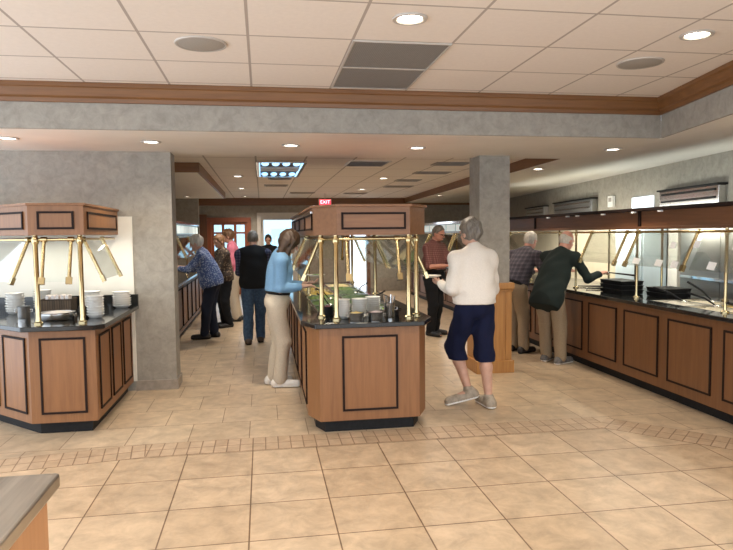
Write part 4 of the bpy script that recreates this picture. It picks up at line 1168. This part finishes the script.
def black_tray(x0, x1, y0, y1, z0, label):
    t = thing('black_tray', label, 'tray', ((x0 + x1) / 2, (y0 + y1) / 2, z0), 0, 'black trays on the hot buffet')
    p = MB().box(x0 + .02, x1 - .02, y0 + .02, y1 - .02, z0, z0 + .006)
    p.obox(((x0 + x1) / 2, y0 + .012, z0 + .022), ((x1 - x0) / 2, 0, 0), (0, .003, 0), (0, -.008, .02)).obox(((x0 + x1) / 2, y1 - .012, z0 + .022), ((x1 - x0) / 2, 0, 0), (0, .003, 0), (0, .008, .02))
    p.obox((x0 + .012, (y0 + y1) / 2, z0 + .022), (.003, 0, 0), (0, (y1 - y0) / 2, 0), (-.008, 0, .02)).obox((x1 - .012, (y0 + y1) / 2, z0 + .022), (.003, 0, 0), (0, (y1 - y0) / 2, 0), (.008, 0, .02))
    p.build('tray_shell', M['black'], t)
    MB().box(x0 - .004, x1 + .004, y0 - .004, y1 + .004, z0 + .041, z0 + .047).build('lid', M['black'], t, bevel=.002)
    return t
for k, w in enumerate(('bottom', 'middle', 'top')):
    black_tray(3.80, 4.06, 6.28, 6.72, zt + .001 + k * .049, '%s black covered tray of the stack beside the tongs' % w)
for k, w in enumerate(('bottom', 'top')):
    black_tray(4.0, 4.28, 5.80, 6.14, zt + .001 + k * .049, '%s black covered tray of the pair before the pale blue refrigerator' % w)
# tongs held by the man in the green jacket, and two lying beside him
def tongs(p, q, label, group='black tongs on the hot buffet'):
    p, q = Vector(p), Vector(q); d = (q - p).normalized(); s = Vector((d.y, -d.x, 0)).normalized()
    t = thing('serving_tongs', label, 'tongs', p, 0, group)
    for k in (-1, 1):
        MB().tube([p, p + (q - p) * .4 + s * .022 * k, q + s * .018 * k], [.006, .007, .009], 8).build('tong_arm', M['black'], t, True)
    MB().ball(p, .010).build('hinge', M['chrome'], t, True)
    return t
tongs((3.95, 6.80, 1.08), (4.10, 6.50, 1.06), 'black tongs held out by the man in dark green')
tongs((3.80, 7.02, .882), (4.08, 6.90, .882), 'black tongs lying on the counter below his reaching arm')
tongs((3.85, 7.35, .882), (4.10, 7.22, .882), 'black tongs lying farther along the counter behind the dark green jacket')

# price cards on the guard glass of the hot buffet
dn = Vector((-.15, 0, -.33)); dn.normalize(); gn = Vector((-.33, 0, .15)).normalized()
for y, z, l, w, hh in ((5.26, 1.42, 'upper white card on the buffet glass, right beside the pale doorway', .035, .03), (4.945, 1.43, 'upper white card next to the single slanted brass arm', .035, .03), (4.47, 1.42, 'upper white card near the photo edge', .04, .032),
                 (5.72, 1.26, 'lower white card in front of the pale blue refrigerator', .055, .03), (5.36, 1.255, 'lower white card left of the steel panel', .05, .032), (5.13, 1.25, 'lower white card beneath the single slanted brass arm', .045, .034), (4.66, 1.26, 'lower white card over the rice pans', .045, .034)):
    k = (1.545 - z) / .33; c = Vector((3.75 - .15 * k, y, z)) + gn * .007
    o = MB().obox(c, (0, w, .004), dn * hh, gn * .0012).build('food_card', M['card'], None)
    tag(o, l, 'card', 'white cards on the sneeze guard')

# kitchen side of the hot buffet
t = thing('steel_wall_panel', 'large brushed steel panel on the kitchen wall behind the hot pans', 'panel', (wx(6.1) - .03, 6.1, .87))
def wallbox(mb, y0, y1, z0, z1, d0, d1):
    return mb.prism([(wx(y0) - d1, y0), (wx(y0) - d0, y0), (wx(y1) - d0, y1), (wx(y1) - d1, y1)], z0, z1)
for a, b_ in ((4.6, 5.35), (5.36, 6.15), (6.16, 6.95)):
    wallbox(MB(), a, b_, .6, 1.74, .004, .024).build('sheet', M['steelplate'], t)
wallbox(MB(), 5.6, 6.9, 1.0, 1.03, .024, .06).build('ledge_strip', M['chrome'], t)
struct('trim_11', wallbox(MB(), 7.0, 7.22, 0, 1.74, .0, .04), M['white'])
t = thing('upright_refrigerator', 'pale blue upright refrigerator door by the kitchen wall', 'refrigerator', (wx(7.6) - .3, 7.6, 0))
wallbox(MB(), 7.26, 8.0, .06, 1.70, .03, .36).build('case', M['fridge'], t, bevel=.01)
wallbox(MB(), 7.27, 7.99, .12, 1.68, .365, .39).build('door_panel', M['fridge'], t, bevel=.008)
wallbox(MB(), 7.31, 7.35, .75, 1.2, .395, .43).build('handle', M['black'], t, bevel=.004)
wallbox(MB(), 7.3, 7.96, 0, .06, .05, .34).build('plinth', M['black'], t)
def wall_vent(y0, y1, z0, z1, label, m, lit=False):
    t = thing('wall_vent', label, 'vent', (wx((y0 + y1) / 2), (y0 + y1) / 2, z0))
    wallbox(MB(), y0, y1, z0, z1, .004, .10).build('housing', M[m], t, bevel=.006)
    s = MB(); n = 3
    for k in range(n):
        z = z0 + (z1 - z0) * (k + .5) / n
        wallbox(s, y0 + .06, y1 - .06, z - .012, z + .012, .10, .112)
    s.build('grille_slats', M['steel'] if m != 'steel' else M['black'], t)
    f_ = wallbox(MB(), y0 - .02, y1 + .02, z1, z1 + .02, .004, .13)
    f_.build('hood_top', M['black'], t)
wall_vent(6.10, 7.35, 1.78, 2.04, 'long shiny steel air vent on the grey wall above the hot buffet', 'steel')
wall_vent(9.5, 11.3, 1.82, 2.08, 'steel air vent on the grey wall above the two bending men', 'steelplate')
wall_vent(11.9, 13.1, 1.84, 2.06, 'dark grey air vent high on the wall next to the grey column', 'greyvent')
M['litface'] = emit('lit_white_face', (.82, .92, 1), .75)
t = thing('wall_panel', 'bright white lit panel between thermostat and steel air vent', 'panel', (wx(8), 8, 1.85))
wallbox(MB(), 7.66, 8.25, 1.80, 2.02, .004, .03).build('lit_face', M['litface'], t, bevel=.004)
wallbox(MB(), 7.63, 8.28, 1.77, 1.80, .004, .036).build('frame', M['card'], t)
t = thing('thermostat', 'small white thermostat box on the grey wall above the hot buffet', 'thermostat', (wx(8.93), 8.93, 1.95))
wallbox(MB(), 8.84, 9.02, 1.92, 2.09, .002, .05).build('housing', M['card'], t, bevel=.008)
wallbox(MB(), 8.88, 8.98, 2.0, 2.06, .05, .053).build('display', M['greyvent'], t)

# plates in hands
def held_plate(p, label, r=.10, fm=None):
    t = thing('plate', label, 'plate', p, 0)
    MB().lathe([(.0001, .0), (r * .6, 0), (r * .66, .002), (r, .016), (r * .99, .019), (r * .92, .015), (r * .6, .005), (.0001, .005)], p[0], p[1], p[2], 28).build('dish', M['white'], t, True)
    if fm: MB().ball((p[0], p[1], p[2] + .010), (r * .5, r * .45, .014), 16, 8).build('food', F[fm], t, True)
    return t
held_plate((1.535, 5.66, 1.15), 'white plate in the hand of the woman in white', .085, 'potato')
held_plate((2.90, 8.93, 1.135), 'white plate held by the man in red check', .10, 'rice')
held_plate((-1.05, 10.70, 1.115), 'small white plate held by the woman in the leafy jacket', .09, 'lettuce')
held_plate((.55, 6.67, 1.115), 'white plate held over the island by the woman in blue', .10, 'lettuce')
stack(-1.36, 9.35, zt, 5, .09, .02, .03, M['white'], 'white plate', 'on the dark buffet line', 'plates on the dark line')

# ================================================================== LIGHT
def spot(x, y, z, e, size=2.3, col=(1, .87, .70), blend=.9, rad_=.09):
    l = bpy.data.lights.new('lamp', 'SPOT'); l.energy = e; l.color = col; l.spot_size = size; l.spot_blend = blend; l.shadow_soft_size = rad_
    o = bpy.data.objects.new('lamp', l); COL.objects.link(o); o.location = (x, y, z)
def area(x, y, z, sx, sy, e, col=(1, .9, .74), rot=(0, 0, 0)):
    l = bpy.data.lights.new('lamp', 'AREA'); l.shape = 'RECTANGLE'; l.size = sx; l.size_y = sy; l.energy = e; l.color = col
    o = bpy.data.objects.new('lamp', l); COL.objects.link(o); o.location = (x, y, z); o.rotation_euler = rot
WARM = (1, .88, .72)
EH, EL_, EC = 44, 50, 92
for y in (3.495, 1.7, -.1):
    for x in (-2.75, -.96, .828, 2.619): 
        if x < tr(y) - .2: spot(x, y, zH - .02, EH, 2.5, WARM)
for x, y in ((-2.09, 5.82), (-.952, 5.93), (.285, 6.04), (1.51, 6.11), (3.543, 6.05), (4.4, 4.2)): spot(x, y, zL - .02, EL_, 2.5, WARM)
for x, y in ((-.37, 10.66), (-.39, 13.4), (-.4, 16.1), (2.1, 10.92), (2.14, 13.6), (2.1, 8.0), (-2.2, 7.8), (2.9, 16.0)): spot(x, y, zC - .02, EC, 2.5, (1, .86, .72))
for x, y in ((3.62, 8.0), (3.72, 10.5), (3.86, 13.6)): spot(x, y, zL - .02, 28, 2.6, WARM)  # light of the cans added along the wood trim
spot(.27, 9.05, zC - .03, 22, 2.6, (.82, .92, 1)); spot(.27, 9.95, zC - .03, 22, 2.6, (.82, .92, 1))
area(-1.9, 6.3, 1.52, 1.2, .08, 3, (1, .92, .78))
area(.87, 7.0, 1.50, .1, 3.6, 8, (1, .9, .72))
area(4.15, 5.6, 1.53, .1, 6.5, 18, (1, .92, .76))
area(4.2, 13, 1.53, .1, 5.4, 18, (1, .92, .8)); area(-1.7, 11.2, 1.53, .1, 4.6, 14, (1, .92, .8))
area(4.50, 8.9, 1.53, .08, 4.4, 26, (1, .93, .76), (0, math.radians(-60), 0))
area(4.46, 7.5, 1.86, .08, 7, 9, (.97, 1, .9), (0, math.radians(-125), 0))
w = bpy.data.worlds.new('daylight'); SC.world = w; w.use_nodes = True
bg = w.node_tree.nodes['Background']; bg.inputs['Color'].default_value = (.79, .885, 1, 1); bg.inputs['Strength'].default_value = 2.2
for o in list(SC.objects):
    if o.get('kind') == 'structure' and not o.get('label'): pass
SC.view_settings.exposure = 0.75
